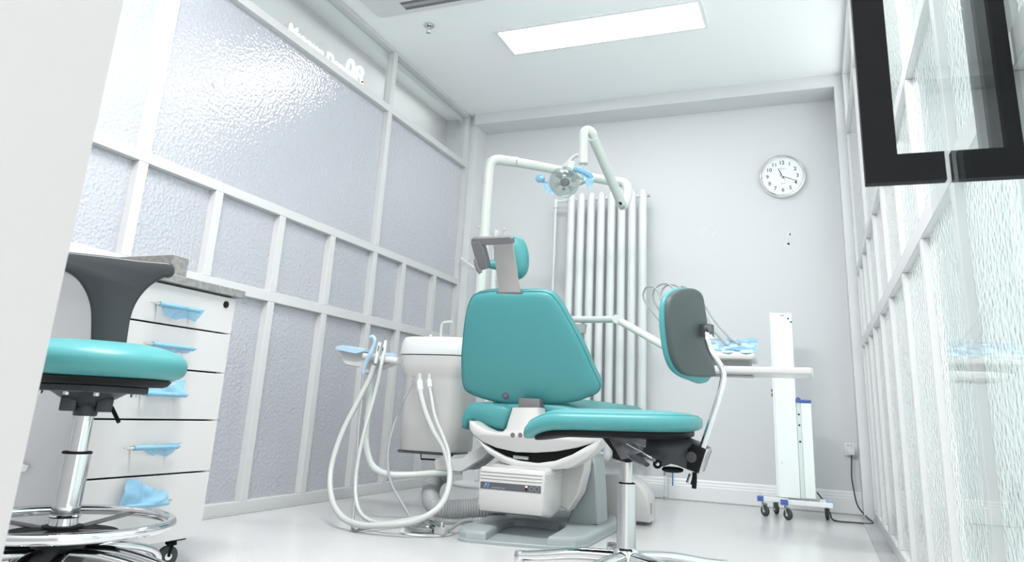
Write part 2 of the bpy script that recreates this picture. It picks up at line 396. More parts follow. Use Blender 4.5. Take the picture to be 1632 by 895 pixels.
text('logo', 'F1', .024, (hx0+.040, Yp, .203), (1, 0, 0), (0, 0, 1), 'f1blue', hous, shear=.25, bold=.0008)
text('panel_lettering', 'STANDARD UNIT', .0075, (hx0+.093, Yp, .1965), (1, 0, 0), (0, 0, 1), 'lightink', hous, shear=.2)
for k in (0, 1):
    cx = hx1-.052+.024*k
    B().tube([(cx+.009*cos(a), Yp, .2035+.009*sin(a)) for a in [2*pi*i/24 for i in range(24)]], .0007, n=6, k=1, closed=True, smooth=False).build('button_ring', 'lightink', hous)
B().box(hx1-.079, hx1-.069, Yp-.0006, Yp+.002, .196, .207).build('switch', 'black', hous)
B().ellipsoid((hx1-.074, Yp, .210), (.010, .004, .007)).build('indicator_light', 'redled', hous)
# cradle ("smile")
def px3(l, Y): return [pt(x, y, Y) for x, y in l]
upper = [(748, 670), (754, 672), (766, 680), (779, 686), (794, 689), (801, 688), (807, 682), (811, 668), (815, 656), (817, 649), (857, 649), (858, 660), (864, 680), (872, 690), (888, 694), (905, 693), (935, 687), (950, 688), (956, 693), (955, 703), (941, 706.5), (916, 713.5), (885, 719), (854, 721), (822.6, 720), (791, 713), (770, 704), (756, 694), (748, 682)]
B().slab(px3(upper, 3.02), (0, 1, 0), [(.004, -.004), (0, 0), (0, .09)]).build('upper_cradle', 'plastic', ch, ang=50)
lower = [(749, 684), (757, 694), (770, 707), (785, 717), (803, 727), (825, 734), (854, 738), (885, 734), (912, 724), (935, 711), (947, 705), (957, 695), (958, 703), (950, 716), (936, 729), (918, 741), (905, 746.5), (880, 748.5), (845, 747.5), (820, 743.5), (800, 736), (779, 722), (762, 704)]
B().slab(px3(lower, 3.02), (0, 1, 0), [(.003, -.003), (0, 0), (0, .10)]).build('lower_cradle', 'plastic', ch, ang=50)
gap = [(760, 698), (791, 713), (854, 719), (916, 712), (944, 704), (935, 716), (905, 732), (854, 742), (810, 735), (776, 715)]
B().slab(px3(gap, 3.05), (0, 1, 0), [(0, 0), (0, .05)]).build('cradle_core', 'black', ch)
B().slab(px3([(818, 725), (841, 727.5), (841, 732.5), (818, 730)], 3.035), (0, 1, 0), [(0, 0), (0, .03)]).build('latch', 'midgrey', ch)
for px in (829.5-12.5, 829, 841): 
    p = pt(px, 693, 3.015); B().lathe([(.0105, 0), (.0105, .004), (.0, .0045)], p+V((0, .004, 0)), (0, -1, 0), 20).build('cap_plug', 'dgrey', ch)
# neck under backrest and lower arm
B().box(-1.235, -1.135, 3.08, 3.13, .49, .56, .004).build('backrest_hinge', 'dgrey', ch)
B().slab(px3([(845, 746), (880, 746), (878, 751.5), (846, 751.5)], 3.06), (0, 1, 0), [(0, 0), (0, .25)]).build('lift_block', 'dgrey', ch)
B().slab(px3([(884, 752), (905, 744), (934, 727), (932, 750), (923, 786), (905, 814), (884, 800)], 3.16), (0, 1, 0), [(.006, -.006), (0, 0), (0, .09)]).build('lift_neck', 'plastic', ch)
# seat and leg rest
def seatdef(p):
    q = p.copy(); f = (p.y/.55); q.z += .012*abs(p.x/.25)**2
    if p.y < -.35: q.x *= 1.0
    return q
B().ellipsoid((-1.20, 3.58, .520), (.60, .86, .105), .55, .35, deform=lambda p: V((p.x*(1 if p.y < .1 else 1-.45*(p.y-.1)), p.y, p.z+.10*(p.x/.30)**2*(-.35 if p.y < -.15 else 0)))).build('seat_cushion', 'teal', ch)
B().ellipsoid((-1.16, 4.10, .515), (.44, .62, .11), .5, .35, deform=lambda p: V((p.x, p.y, p.z-.16*max(0, (p.y-.18)/.12)**2*.25))).build('leg_rest', 'teal', ch)
wing = [(735, 682), (736, 665), (741, 650), (752, 641), (775, 640), (800, 644), (816, 650), (812, 668), (806, 686), (794, 687), (770, 680), (755, 671), (748, 672), (744, 684)]
B().slab(px3(wing, 3.14), (0, 1, 0), [(.02, -.012), (.006, -.004), (0, .01), (0, .18), (.01, .2)]).build('seat_side_bolster', 'teal', ch, ang=60)
B().box(-1.40, -.98, 3.15, 4.0, .42, .475, .01).build('seat_frame', 'black', ch)
# backrest
P0 = V((-1.2, 3.15, .55)); tdir = V((0, -.23, .45)).normalized(); nb = V((1, 0, 0)).cross(tdir).normalized()
if nb.y < 0: nb = -nb
bo = [(763, 467), (780, 464.5), (796, 464), (829, 465), (850, 464.5), (868, 465.5), (881, 472), (895, 491), (909, 516), (923, 541.7), (934, 565), (943.7, 587.4), (955.4, 612), (955.5, 621), (949, 628), (937, 633), (920, 639), (898, 642.5), (857, 645), (816, 644.5), (792, 641), (770, 635.7), (752, 629), (741, 622), (736.5, 609), (735, 588), (735, 567), (737, 540), (740, 514), (744, 492), (749, 478), (755, 470)]
bo3 = [ptp(x, y, P0, nb) for x, y in bo]; bo3 = catmull(bo3, 3, True)
br = B().slab(bo3, nb, [(.010, -.0125, .5), (.010, -.0115, .18), (.010, -.009, .06), (.010, -.0045), (.005, .001), (.0015, .006), (0, .014), (0, .045), (.004, .056), (.014, .066), (.014, .074, .1)]).build('backrest', 'teal', ch, ang=60)
B().tube([p+nb*.006 for p in bo3], .0018, n=6, k=1, closed=True, smooth=False).build('seam', 'seam', br)
cbd = ptp(807.5, 628.5, P0, nb)
B().lathe([(.016, 0), (.016, .004), (.013, .0055), (0, .0055)], cbd-nb*.010, -nb, 32).build('badge', 'badge', br)
text('badge_lettering', 'F1', .017, cbd-nb*.0162, (1, 0, 0), tdir, 'badgetxt', br, shear=.1, bold=.0006)
# headrest
hp = V((-1.2, 2.905, 1.03))
st = [ptp(x, y, hp, nb) for x, y in [(786, 388), (817, 387), (829.5, 467), (795.5, 467)]]
hr = B().slab(st, nb, [(0, -.002), (0, .004)]).build('headrest_strap', 'steel', ch)
B().slab([ptp(x, y, hp-nb*.004, nb) for x, y in [(790, 465.5), (833, 465.5), (831, 469), (792, 469)]], nb, [(0, 0), (0, .03)]).build('strap_slot_plate', 'dgrey', ch)
bar = [ptp(x, y, hp-nb*.01, nb) for x, y in [(752, 380), (756, 378.5), (763, 379), (813, 376.5), (817, 379), (818, 387.5), (772, 390), (757, 390.5), (752, 387)]]
B().slab(bar, nb, [(.002, -.008), (0, -.006), (0, .02)]).build('headrest_bracket', 'dgrey', ch)
armp = [ptp(x, y, hp-nb*.012, nb) for x, y in [(752, 386), (765, 383), (770, 392), (777, 420), (778, 427), (768, 430), (763, 427), (759, 412)]]
B().slab(armp, nb, [(.002, -.012), (0, -.010), (0, .03)]).build('headrest_pivot', 'dgrey', ch)
B().tube([ptp(758, 413, hp-nb*.02, nb), ptp(760, 424, hp-nb*.028, nb), ptp(766, 435, hp-nb*.028, nb)], .0095, n=12).build('locking_lever', 'dgrey', ch)
hc = pt(815.5, 411, 2.985)
Rt = Matrix.Rotation(radians(-8), 3, 'Y') @ Matrix.Rotation(radians(10), 3, 'X')
hd = B().ellipsoid(hc, (.162, .10, .205), .75, .85, xf=Rt, deform=lambda p: V((p.x*(1+.9*max(0, -p.z)*(-1)), p.y, p.z))).build('headrest_cushion', 'teal', ch, ang=80)
B().tube([hc+Rt@V((.0800*cos(a)*1.0, -.012, .1020*sin(a)))*1.0 for a in [2*pi*i/60 for i in range(60)]], .0016, n=6, k=1, closed=True, smooth=False).build('seam', 'seam', hd)
B().tube([pt(776, 421, 2.95), pt(786, 421, 2.965), pt(797, 421, 2.98)], lambda t: .016+.014*t, n=16).build('headrest_knuckle', 'teal', ch, ang=70)
# link from the chair to the cuspidor unit
lk = [(693, 733), (696, 730), (734, 731), (742, 727), (770, 709), (781, 717), (772, 728), (735, 751), (694, 748)]
B().slab(px3(lk, 3.12), (0, 1, 0), [(.002, -.002), (0, 0), (0, .05)]).build('link_arm', 'plastic', ch)
B().slab(px3([(744, 748), (775, 716), (786, 727), (769, 741), (756, 748)], 3.19), (0, 1, 0), [(0, 0), (0, .04)]).build('link_cover', 'midgrey', ch)

# ------------------------------------------------------------------ cuspidor unit
YU = 3.5
un = thing('cuspidor_unit', (-1.86, 3.5, 0), 'white rounded spittoon unit beside the dental chair backrest', 'spittoon unit')
ux = -1.845
def rr(cx, cy, w, d, z, e=.55, n=48):
    return [V((cx+w/2*(1 if cos(t) >= 0 else -1)*abs(cos(t))**e, cy+d/2*(1 if sin(t) >= 0 else -1)*abs(sin(t))**e, z)) for t in [2*pi*i/n for i in range(n)]]
def loft(loops, name, m, parent, ang=40):
    b = B(); R = [[b.bm.verts.new(p) for p in L] for L in loops]; n = len(R[0])
    for a, c in zip(R, R[1:]):
        for j in range(n): b.bm.faces.new((a[j], a[(j+1) % n], c[(j+1) % n], c[j]))
    b.bm.faces.new(R[0][::-1]); b.bm.faces.new(R[-1]); return b.build(name, m, parent, ang)
zz = lambda py: pt(690, py, YU-.16).z
cy = YU
loft([rr(ux, cy, .325, .30, zz(720)), rr(ux, cy, .335, .31, zz(716)), rr(ux+.001, cy, .338, .312, zz(660)), rr(ux+.002, cy, .34, .315, zz(606)), rr(ux+.002, cy, .355, .325, zz(599)), rr(ux+.002, cy, .39, .35, zz(587)), rr(ux+.002, cy, .40, .355, zz(580)), rr(ux+.002, cy, .40, .355, zz(566))], 'unit_body', 'plastic', un)
loft([rr(ux+.002, cy, .405, .36, zz(564.5)), rr(ux+.002, cy, .412, .366, zz(562)), rr(ux+.002, cy, .402, .355, zz(545)), rr(ux+.002, cy, .385, .34, zz(538)), rr(ux+.002, cy, .365, .32, zz(536))], 'bowl_rim', 'white', un)
B().box(ux-.15, ux+.12, cy-.13, cy+.13, zz(720)-.015, zz(720), .003).build('lower_tray', 'dgrey', un)
B().tube([pt(671, 722, 3.4), pt(671, 731, 3.4), pt(712, 733, 3.4), pt(722, 724, 3.4)], .004, n=8, smooth=False).build('under_bracket', 'black', un)
B().tube([pt(703, 540, 3.55), pt(703, 525, 3.55), pt(705, 516, 3.55), pt(711, 512.8, 3.55), pt(722, 512.6, 3.55)], .0072, n=12).build('rinse_spout', 'arm', un)
B().lathe([(.006, 0), (.008, .01), (.006, .016), (0, .018)], pt(686, 538, 3.5), (0, 0, 1), 16).build('cup_button', 'white', un)
# assistant holder arm
B().tube([pt(735, 750, 3.15), pt(700, 753, 3.13), pt(660, 756, 3.10), pt(625, 756, 3.05), pt(604, 750, 3.02), pt(590, 735, 3.0), pt(583, 700, 3.0), pt(587, 650, 3.0), pt(591, 590, 3.0)], lambda t: .0145, n=16).build('holder_arm', 'arm', un)
# holder head
hb = [(539, 558), (555, 555), (579, 559), (600, 566), (624.6, 567), (632, 570), (630, 578), (613, 584), (602, 588), (600, 595), (576, 595), (573.6, 585), (560, 583.5), (551, 581), (547, 576), (544, 564)]
hh = B().slab(px3(hb, 2.985), (0, 1, 0), [(.005, -.006), (0, 0), (0, .05), (.004, .055)]).build('holder_head', 'plastic', un)
pad = [(534.7, 554), (538, 551.5), (545.5, 550), (560, 551.5), (584, 556), (583, 560), (568, 564), (554, 561), (538, 558)]
B().slab(px3(pad, 2.955), (0, 1, 0), [(.003, -.01), (0, -.006), (0, .05)]).build('holder_pad', 'tray', hh)
B().tube([pt(580, 567, 2.95), pt(586, 568, 2.95), pt(604, 570.5, 2.955), pt(620, 573, 2.96), pt(634, 575, 2.97)], .0150, n=22).build('holder_roller', 'plastic', hh)
B().slab(px3([(614, 561), (627, 563), (627, 567), (614, 566)], 3.0), (0, 1, 0), [(0, 0), (0, .03)]).build('holder_pad', 'tray', hh)
B().tube([pt(591, 537, 2.90), pt(594, 536, 2.90), pt(597.5, 541, 2.90), pt(595, 552, 2.905), pt(590, 564, 2.91), pt(584, 576, 2.92), pt(580, 586, 2.925), pt(579.5, 595, 2.93)], lambda t: .0085+.004*sin(pi*min(1, 1.6*(1-t)))*(1 if t > .3 else 1)-.002*t, n=14).build('air_syringe', 'tray', un)
B().tube([pt(598.5, 578, 2.935), pt(602, 560, 2.925), pt(605.5, 545, 2.925)], .0088, n=16).build('suction_tip', 'white', un)
B().tube([pt(608, 580, 2.94), pt(611.5, 562, 2.93), pt(614, 547, 2.93)], .0082, n=16).build('suction_tip', 'white', un)
B().tube([pt(614, 549, 2.93), pt(614.6, 542, 2.93)], .0066, n=16, smooth=False).build('suction_tip', 'white', un)
for p in ((602.2, 559, 604, 550), (609.8, 559, 610.6, 553)):
    B().tube([pt(p[0], p[1], 2.914), pt(p[2], p[3], 2.914)], .0022, n=6, smooth=False).build('valve_slider', 'ink', un)
# hose outlets
for px in (661, 669, 684):
    p = pt(px, 598, 3.345); B().lathe([(.0, 0), (.012, 0), (.012, .004), (.009, .004)], p-V((0, 0, 0)), (0, -1, 0), 18).build('outlet_ring', 'rubber', un)
def hose(name, pts, r, m, label=None, rib=.04, k=10, n=10): return B().tube(pts, r, n=n, k=k, rib=rib).build(name, m, un, ang=60, label=label)
yF = 2.75
hose('suction_hose', [pt(669, 597, 3.30), pt(669, 612, 3.24), pt(670, 625, 3.18), pt(678, 655, 3.12), pt(692, 688, 3.05), pt(708, 715, 2.98), pt(717, 752, 2.90), pt(712, 787, 2.84), pt(695, 812, 2.78), pt(660, 830, 2.74), pt(620, 836, 2.72), pt(575, 836, 2.72), pt(544, 822, 2.74), pt(528, 790, 2.78), pt(528, 745, 2.83), pt(545, 690, 2.88), pt(570, 640, 2.92), pt(588, 605, 2.94), pt(597, 580, 2.94)], .0124, 'hose', rib=.05, k=14)
hose('suction_hose', [pt(684, 597, 3.30), pt(684, 612, 3.24), pt(687, 630, 3.18), pt(693, 662, 3.10), pt(704, 690, 3.02), pt(715, 722, 2.95), pt(716, 765, 2.88), pt(706, 795, 2.84), pt(686, 818, 2.80), pt(650, 828, 2.78), pt(605, 833, 2.78), pt(577, 820, 2.80), pt(567, 790, 2.83), pt(569, 745, 2.87), pt(580, 690, 2.90), pt(594, 640, 2.93), pt(603, 605, 2.94), pt(608, 578, 2.94)], .0086, 'hose', rib=.05, k=14)
hose('syringe_hose', [pt(579, 593, 2.93), pt(576, 640, 2.93), pt(571, 690, 2.90), pt(569, 760, 2.86), pt(563, 820, 2.80), pt(562, 838, 2.77), pt(566, 846, 2.74), pt(580, 842, 2.76), pt(640, 833, 2.95), pt(690, 829, 3.1)], .0065, 'midgrey', rib=0, k=8)
hose('foot_control_hose', [pt(660, 600, 3.32), pt(655, 615, 3.27), pt(640, 645, 3.20), pt(624, 690, 3.10), pt(618, 730, 3.02), pt(623, 768, 2.96), pt(640, 800, 2.93), pt(655, 826, 2.92)], .0055, 'midgrey', rib=0, k=8)
B().tube([pt(669, 608, 3.255), pt(670, 623, 3.19)], .0155, n=16, smooth=False).build('hose_cuff', 'white', un)
B().tube([pt(684, 606, 3.26), pt(685.5, 618, 3.215)], .0115, n=16, smooth=False).build('hose_cuff', 'white', un)
# lamp column and arms
LP = pt(765, 470, 3.62)
lamp = thing('operating_lamp', (LP.x, 3.62, .8), 'jointed pale enamel dental lamp arm carrying clear round lamp head', 'dental lamp')
B().tube([V((LP.x, 3.62, .84)), pt(765, 470, 3.62), pt(770, 400, 3.62), pt(778, 290, 3.62), pt(780, 270, 3.62), pt(783, 259, 3.62), pt(792, 254.5, 3.635), pt(806, 256, 3.66), pt(822, 258, 3.69)], .029, n=24, k=6).build('lamp_column', 'arm', lamp)
B().tube([pt(777.5, 293, 3.62), pt(778, 290, 3.62)], .0305, n=24, smooth=False).build('collar', 'arm', lamp)
B().tube([pt(822, 258, 3.69), pt(880, 269, 3.83), pt(930, 280, 3.97), pt(975, 289, 4.08)], .0275, n=22).build('lower_arm', 'arm', lamp)
B().tube([pt(821, 257.8, 3.69), pt(823, 258.2, 3.693)], .0305, n=22, smooth=False).build('collar', 'arm', lamp)
B().tube([pt(975, 289, 4.08), pt(986, 290, 4.1), pt(996, 293, 4.1), pt(1000.5, 303, 4.08), pt(999, 316, 4.05), pt(995, 325, 4.02), pt(990, 327, 4.0)], .029, n=22).build('elbow', 'arm', lamp)
B().tube([pt(991, 325, 3.97), pt(970, 277, 3.80), pt(945, 219, 3.58)], lambda t: .0275, n=22, smooth=False).build('spring_arm', 'arm', lamp)
B().tube([pt(987, 324, 3.94), pt(990, 322, 3.94)], .014, n=14, smooth=False).build('arm_plug', 'black', lamp)
B().tube([pt(947, 222, 3.60), pt(944, 212, 3.57), pt(936, 207.5, 3.55), pt(930.5, 213, 3.53), pt(930, 225, 3.52), pt(929.5, 236, 3.52)], .0245, n=22).build('top_elbow', 'arm', lamp)
B().tube([pt(929.5, 235, 3.52), pt(929.5, 261, 3.52)], .0262, n=24, smooth=False).build('swivel_sleeve', 'arm', lamp)
B().tube([pt(929.5, 234, 3.52), pt(929.5, 236, 3.52)], .0275, n=24, smooth=False).build('collar', 'arm', lamp)
B().tube([pt(929, 262, 3.50), pt(929.5, 274, 3.50)], .003, n=8, smooth=False).build('pull_rod', 'alu', lamp)
B().tube([pt(928, 248, 3.53), pt(918, 248, 3.54), pt(908, 256, 3.54), pt(898, 268, 3.53), pt(893, 276, 3.50)], .0105, n=14).build('lamp_yoke', 'arm', lamp)
B().tube([pt(911, 261, 3.50), pt(907, 276, 3.47)], .0245, n=22, smooth=False).build('lamp_neck', 'arm', lamp)
lc = pt(900, 290, 3.40); ax = (CAM+V((-.6, 0, .1))-lc).normalized()
head = B().lathe([(0, -.045), (.035, -.042), (.06, -.025), (.074, 0), (.078, .012), (.074, .014), (.068, .0), (.052, -.02), (.03, -.034), (0, -.036)], lc, ax, 40).build('lamp_head', 'lampglass', lamp)
B().lathe([(.022, -.03), (.024, .005), (.020, .012), (0, .014)], lc, ax, 24).build('bulb_shield', 'dgrey', head)
for k in range(6):
    a = 2*pi*k/6; e1 = ax.cross(V((0, 0, 1))).normalized(); e2 = ax.cross(e1); d1 = e1*cos(a)+e2*sin(a); d2 = e1*cos(a+.5)+e2*sin(a+.5)
    B().slab([lc+d1*.03-ax*.028, lc+d2*.03-ax*.028, lc+d2*.062-ax*.004, lc+d1*.062-ax*.004], ax, [(0, 0), (0, .0012)]).build('reflector_facet', 'arm', head)
B().lathe([(.078, .011), (.081, .014), (.078, .018), (.060, .020), (.040, .034), (.020, .040), (0, .041)], lc, ax, 40).build('front_cover', 'lampglass', head)
B().lathe([(.0775, .009), (.082, .012), (.082, .017), (.0775, .0175)], lc, ax, 40).build('cover_rim', 'clear', head)
B().tube([pt(873, 291, 3.38), pt(866, 287, 3.37), pt(862, 284, 3.36)], .0085, n=12).build('lamp_handle', 'midgrey', lamp)
B().tube([pt(924, 293, 3.38), pt(934, 288, 3.37), pt(941, 284, 3.36), pt(939, 280, 3.35), pt(926, 273, 3.34), pt(917, 271, 3.34)], .0085, n=12).build('lamp_handle', 'midgrey', lamp)
b = B(); b.ellipsoid(pt(861, 284, 3.36), (.052, .03, .045)); b.patch([pt(862, 288, 3.36), pt(872, 292, 3.37), pt(884, 310, 3.36), pt(872, 308, 3.36)], amp=.012, seed=2)
b.build('handle_film', 'film', lamp)
b = B(); b.tube([pt(915, 269, 3.34), pt(926, 272, 3.34), pt(939, 279, 3.35), pt(942, 286, 3.36)], lambda t: .012+.005*sin(pi*t), n=14)
b.patch([pt(925, 275, 3.335), pt(947, 283, 3.35), pt(946, 292, 3.35), pt(938, 302, 3.345)], amp=.012, seed=4); b.build('handle_film', 'film', lamp)

# ------------------------------------------------------------------ delivery unit
dl = thing('delivery_tray', (-.22, 3.13, .70), 'white instrument delivery tray on jointed arm, blue film over its handpieces', 'dental instrument tray')
DY = 3.0
tx0, tx1, ty0, ty1 = -.44, -.012, 3.0, 3.26
o2 = [(tx0+.05, ty0), (tx1-.008, ty0), (tx1, ty0+.008), (tx1, ty1-.02), (tx1-.02, ty1), (tx0, ty1), (tx0, ty0+.05)]
ztb = pt(1290, 597, 3.0).z
B().slab([V((x, y, ztb)) for x, y in o2], (0, 0, 1), [(.006, 0), (.001, .004), (0, .006), (0, .024), (.002, .027)]).build('tray_top', 'plastic', dl)
B().box(tx0+.04, tx0+.2, ty0+.1, ty0+.2, ztb-.006, ztb-.0005, .002).build('tray_bracket', 'midgrey', dl)
# console body
cs = [(1128, 566), (1132, 548), (1142, 542), (1168, 541), (1180, 544), (1196, 560), (1199, 564), (1197, 570), (1190, 572), (1140, 568)]
con = [(3.02, .742), (3.015, .752), (3.02, .765), (3.20, .83), (3.24, .832), (3.26, .815), (3.26, .745), (3.24, .738), (3.04, .738)]
xw0, xw1 = -.50, -.222
co = B().slab([V((xw0, y, z)) for y, z in con], (1, 0, 0), [(.012, 0), (.003, .005), (0, .014), (0, xw1-xw0-.014), (.003, xw1-xw0-.005), (.012, xw1-xw0)]).build('console_body', 'plastic', dl, ang=50)
B().box(-.47, -.25, 3.06, 3.22, ztb+.030, .742).build('console_foot', 'midgrey', dl)
for i in range(4):
    cx = xw0+.035+i*.07
    b = B().slab([V((cx-.03, 3.035, .7685)), V((cx-.02, 3.018, .7645)), V((cx, 3.010, .763)), V((cx+.02, 3.018, .7645)), V((cx+.03, 3.035, .7685)), V((cx+.032, 3.19, .826)), V((cx-.032, 3.19, .826))], (0, -.34, .94), [(0, .0005), (.002, .003), (.006, .0045)])
    b.build('instrument_cradle', 'tray', co, ang=50)
B().patch([(xw0, 3.04, .776), (xw1+.006, 3.03, .770), (xw1+.004, 3.22, .842), (xw0, 3.22, .842)], 26, 14, amp=.012, seed=5, fr=22).build('cover_film', 'film', co)
# handpieces with their hose loops
def inst(pth, r, tip):
    B().tube(pth, r, n=12, k=8).build('instrument_hose', 'midgrey', dl)
    B().tube(tip, lambda t: .0095-.004*t, n=14, smooth=False).build('handpiece', 'midgrey', dl)
    e = tip[-1]; d = (tip[-1]-tip[0]).normalized()
    B().tube([e, e+d*.016], .0042, n=10, smooth=False).build('handpiece_tip', 'chrome', dl)
inst([pt(1060, 520, 3.3), pt(1052, 512, 3.3), pt(1030, 483, 3.3), pt(1025, 470, 3.3), pt(1030, 458, 3.28), pt(1040, 456.5, 3.26), pt(1048, 463, 3.24), pt(1054, 477, 3.22), pt(1062, 500, 3.2), pt(1080, 530, 3.15)], .0045, [pt(1080, 530, 3.14), pt(1092, 548, 3.12)])
inst([pt(1062, 505, 3.32), pt(1050, 492, 3.3), pt(1042, 478, 3.3), pt(1042, 463, 3.29), pt(1052, 453.5, 3.28), pt(1064, 452.5, 3.26), pt(1073, 460, 3.24), pt(1085, 478, 3.22), pt(1100, 505, 3.2), pt(1112, 528, 3.15)], .0045, [pt(1112, 528, 3.14), pt(1124, 548, 3.12)])
inst([pt(1068, 500, 3.33), pt(1056, 485, 3.31), pt(1053, 470, 3.3), pt(1060, 456, 3.3), pt(1072, 453.5, 3.28), pt(1084, 459, 3.26), pt(1105, 478, 3.24), pt(1125, 503, 3.22), pt(1140, 530, 3.16)], .0045, [pt(1136, 524, 3.16), pt(1160, 550, 3.10)])
inst([pt(1095, 500, 3.33), pt(1080, 480, 3.32), pt(1078, 464, 3.3), pt(1086, 456.5, 3.29), pt(1096, 459, 3.28), pt(1110, 468, 3.27), pt(1124, 488, 3.25), pt(1142, 515, 3.22), pt(1165, 540, 3.17)], .0045, [pt(1165, 540, 3.16), pt(1178, 548, 3.13)])
# spring arm
B().tube([pt(912, 508.5, 3.55), pt(950, 509, 3.45), pt(985, 508.5, 3.38)], .0165, n=18, smooth=False, flat=1.0).build('support_arm', 'arm', dl)
B().tube([pt(983, 508, 3.33), pt(983, 508, 3.40)], .0215, n=22, smooth=False).build('arm_joint', 'arm', dl)
A0, A1 = pt(984, 509, 3.365), pt(1068, 556, 3.15)
B().tube([A0, A1], .0215, n=18, smooth=False, flat=.8).build('spring_arm', 'arm', dl)
B().tube([A1, V((-.40, 3.15, .725)), V((-.38, 3.15, .715))], .018, n=14).build('tray_mount', 'arm', dl)
B().slab(px3([(908, 516), (932, 516), (930, 530), (922, 531)], 3.5), (0, 1, 0), [(0, 0), (0, .04)]).build('arm_root', 'midgrey', dl)

# ------------------------------------------------------------------ floor box, foot control, duct hose
fb = thing('floor_box', (-.93, 3.8, 0), 'low white rounded junction box on the floor behind the grey chair base', 'junction box')
Yb = 3.72
o2 = [(940, 842), (940, 768), (948, 758), (985, 757), (1005, 761), (1020, 770), (1034, 788), (1040, 800), (1041, 826), (1037, 838), (1000, 839)]
lo = [pt(x, y, Yb) for x, y in [(945, 834), (944, 757), (985, 757), (1004, 762), (1020, 773), (1030, 788), (1033, 800), (1034, 833)]]
for p in lo: p.z = max(p.z, .012)
B().slab(lo, (0, 1, 0), [(.012, 0), (.003, .004), (0, .014), (0, .17), (.012, .184)]).build('box_shell', 'plastic', fb, ang=50)
B().box(lo[0].x+.02, lo[-1].x-.02, Yb+.02, Yb+.17, 0, .0125).build('box_foot', 'dgrey', fb)
B().box(lo[-1].x-.002, lo[-1].x+.001, Yb+.05, Yb+.07, .05, .10).build('side_slot', 'midgrey', fb)
p = pt(951, 762, Yb-.03); B().lathe([(.022, 0), (.022, .012), (.016, .018), (.0, .016)], p, (0, -.8, .6), 24).build('pressure_gauge', 'black', fb)
ft = thing('foot_control', (-1.545, 2.9, 0), 'round chrome foot pedal on the floor in front of the spittoon', 'foot pedal')
fc = V((-1.545, 2.905, 0))
B().lathe([(0, 0), (.108, 0), (.112, .003), (.108, .008), (0, .008)], fc, (0, 0, 1), 48).build('pedal_plate', 'white', ft)
B().lathe([(.082, .009), (.084, .012), (.084, .026), (.080, .031), (.03, .048), (.012, .052), (0, .052)], fc+V((-.012, 0, 0)), (0, 0, 1), 48).build('pedal_disc', 'dchrome', ft)
B().box(fc.x+.062, fc.x+.108, fc.y-.06, fc.y-.02, .008, .035, .004).build('pedal_block', 'plastic', ft)
B().cyl(fc+V((.085, -.04, .035)), fc+V((.085, -.04, .054)), .009, .007).build('pedal_knob', 'chrome', ft)
cabl = B().tube([fc+V((.10, -.03, .012)), pt(740, 830, 3.0)*1, V((-1.36, 3.1, .035))], .007, n=10)
cabl.build('pedal_cable', 'midgrey', ft)
du = B().tube([pt(716, 752, 3.25), pt(702, 757, 3.25), pt(690, 770, 3.22), pt(686, 790, 3.18), pt(694, 806, 3.14), pt(715, 811, 3.16), pt(745, 810, 3.2), pt(775, 808, 3.25), pt(800, 806, 3.35)], .040, n=24, k=14, rib=.05, step=.0058).build('duct_hose', 'duct', ang=14)
tag(du, 'thick ribbed grey drain hose curving from the spittoon to the chair base', 'drain hose')
for px, py in ((703, 757),): pass

# ------------------------------------------------------------------ front stool (right)
SY = 2.2
sx = ptd(998, 872, 2.26)
fs = thing('saddle_stool', (sx.x, sx.y, 0), 'teal stool with oval dark-shelled backrest on a bent chrome rod', 'stool')
zc = sx.z
T = Matrix.Rotation(radians(4), 3, 'Z')
sc0 = pt(978, 671, 2.2)
def sd(p):
    q = p.copy(); t = max(0, (-p.x-.12)/.13)
    q.z -= .040*t*t; q.z += .006*(p.x/.25); q.y *= 1-.18*t
    if p.x > .15: q.z -= .0
    return q
st_ = B().ellipsoid(sc0, (.512, .40, .070), .62, .45, xf=T, deform=sd, nu=72).build('seat', 'teal', fs, ang=80)
seam = []
for i in range(90):
    a = 2*pi*i/90; e = .45; sp = lambda v: (1 if v >= 0 else -1)*abs(v)**e
    k = abs(cos(.42))**.62
    p = V((.256*k*sp(cos(a)), .20*k*sp(sin(a)), .035*abs(sin(.42))**.62)); seam.append(sc0+T@sd(p))
B().tube(seam, .0014, n=6, k=1, closed=True, smooth=False).build('seam', 'seam', st_)
def sd2(p):
    q = p.copy(); t = max(0, (-p.x-.10)/.13); q.z -= .022*t*t; q.z += .006*(p.x/.25); q.y *= 1-.18*t; return q
B().ellipsoid(sc0+V((.004, 0, -.030)), (.455, .35, .034), .5, .45, xf=T, deform=sd2).build('seat_pan', 'black', fs, ang=60)
def pp(l, y0, y1, name, m, parent, b=.003): return B().slab(px3(l, y0), (0, 1, 0), [(b, -b), (0, 0), (0, y1-y0), (b, y1-y0+b)]).build(name, m, parent, ang=50)
pp([(1008, 699), (1040, 697), (1088, 697), (1108, 705), (1124, 714), (1126, 720), (1114, 754), (1096, 748), (1079, 741), (1066, 738), (1058, 742), (1048, 745), (1042, 737), (1024, 722)], 2.13, 2.24, 'tilt_housing', 'satin', fs)
pp([(1096, 716), (1104, 706), (1125, 716), (1113, 754), (1094, 746)], 2.115, 2.20, 'back_clamp', 'black', fs)
pp([(1124, 715), (1128, 716), (1116, 753), (1112, 755)], 2.12, 2.20, 'clamp_plate', 'alu', fs, .001)
pp([(952, 690), (1012, 697), (1018, 712), (1010, 735), (1000, 737), (985, 733), (976, 730), (976, 718), (962, 700)], 2.16, 2.26, 'seat_bracket', 'black', fs)
B().tube([ptd(1001, 724, 2.16), ptd(1016, 731, 2.08), ptd(1031, 740, 2.02)], lambda t: .008+.006*sin(pi*min(1, t*1.1)), n=14, flat=.7).build('adjust_lever', 'satin', fs)
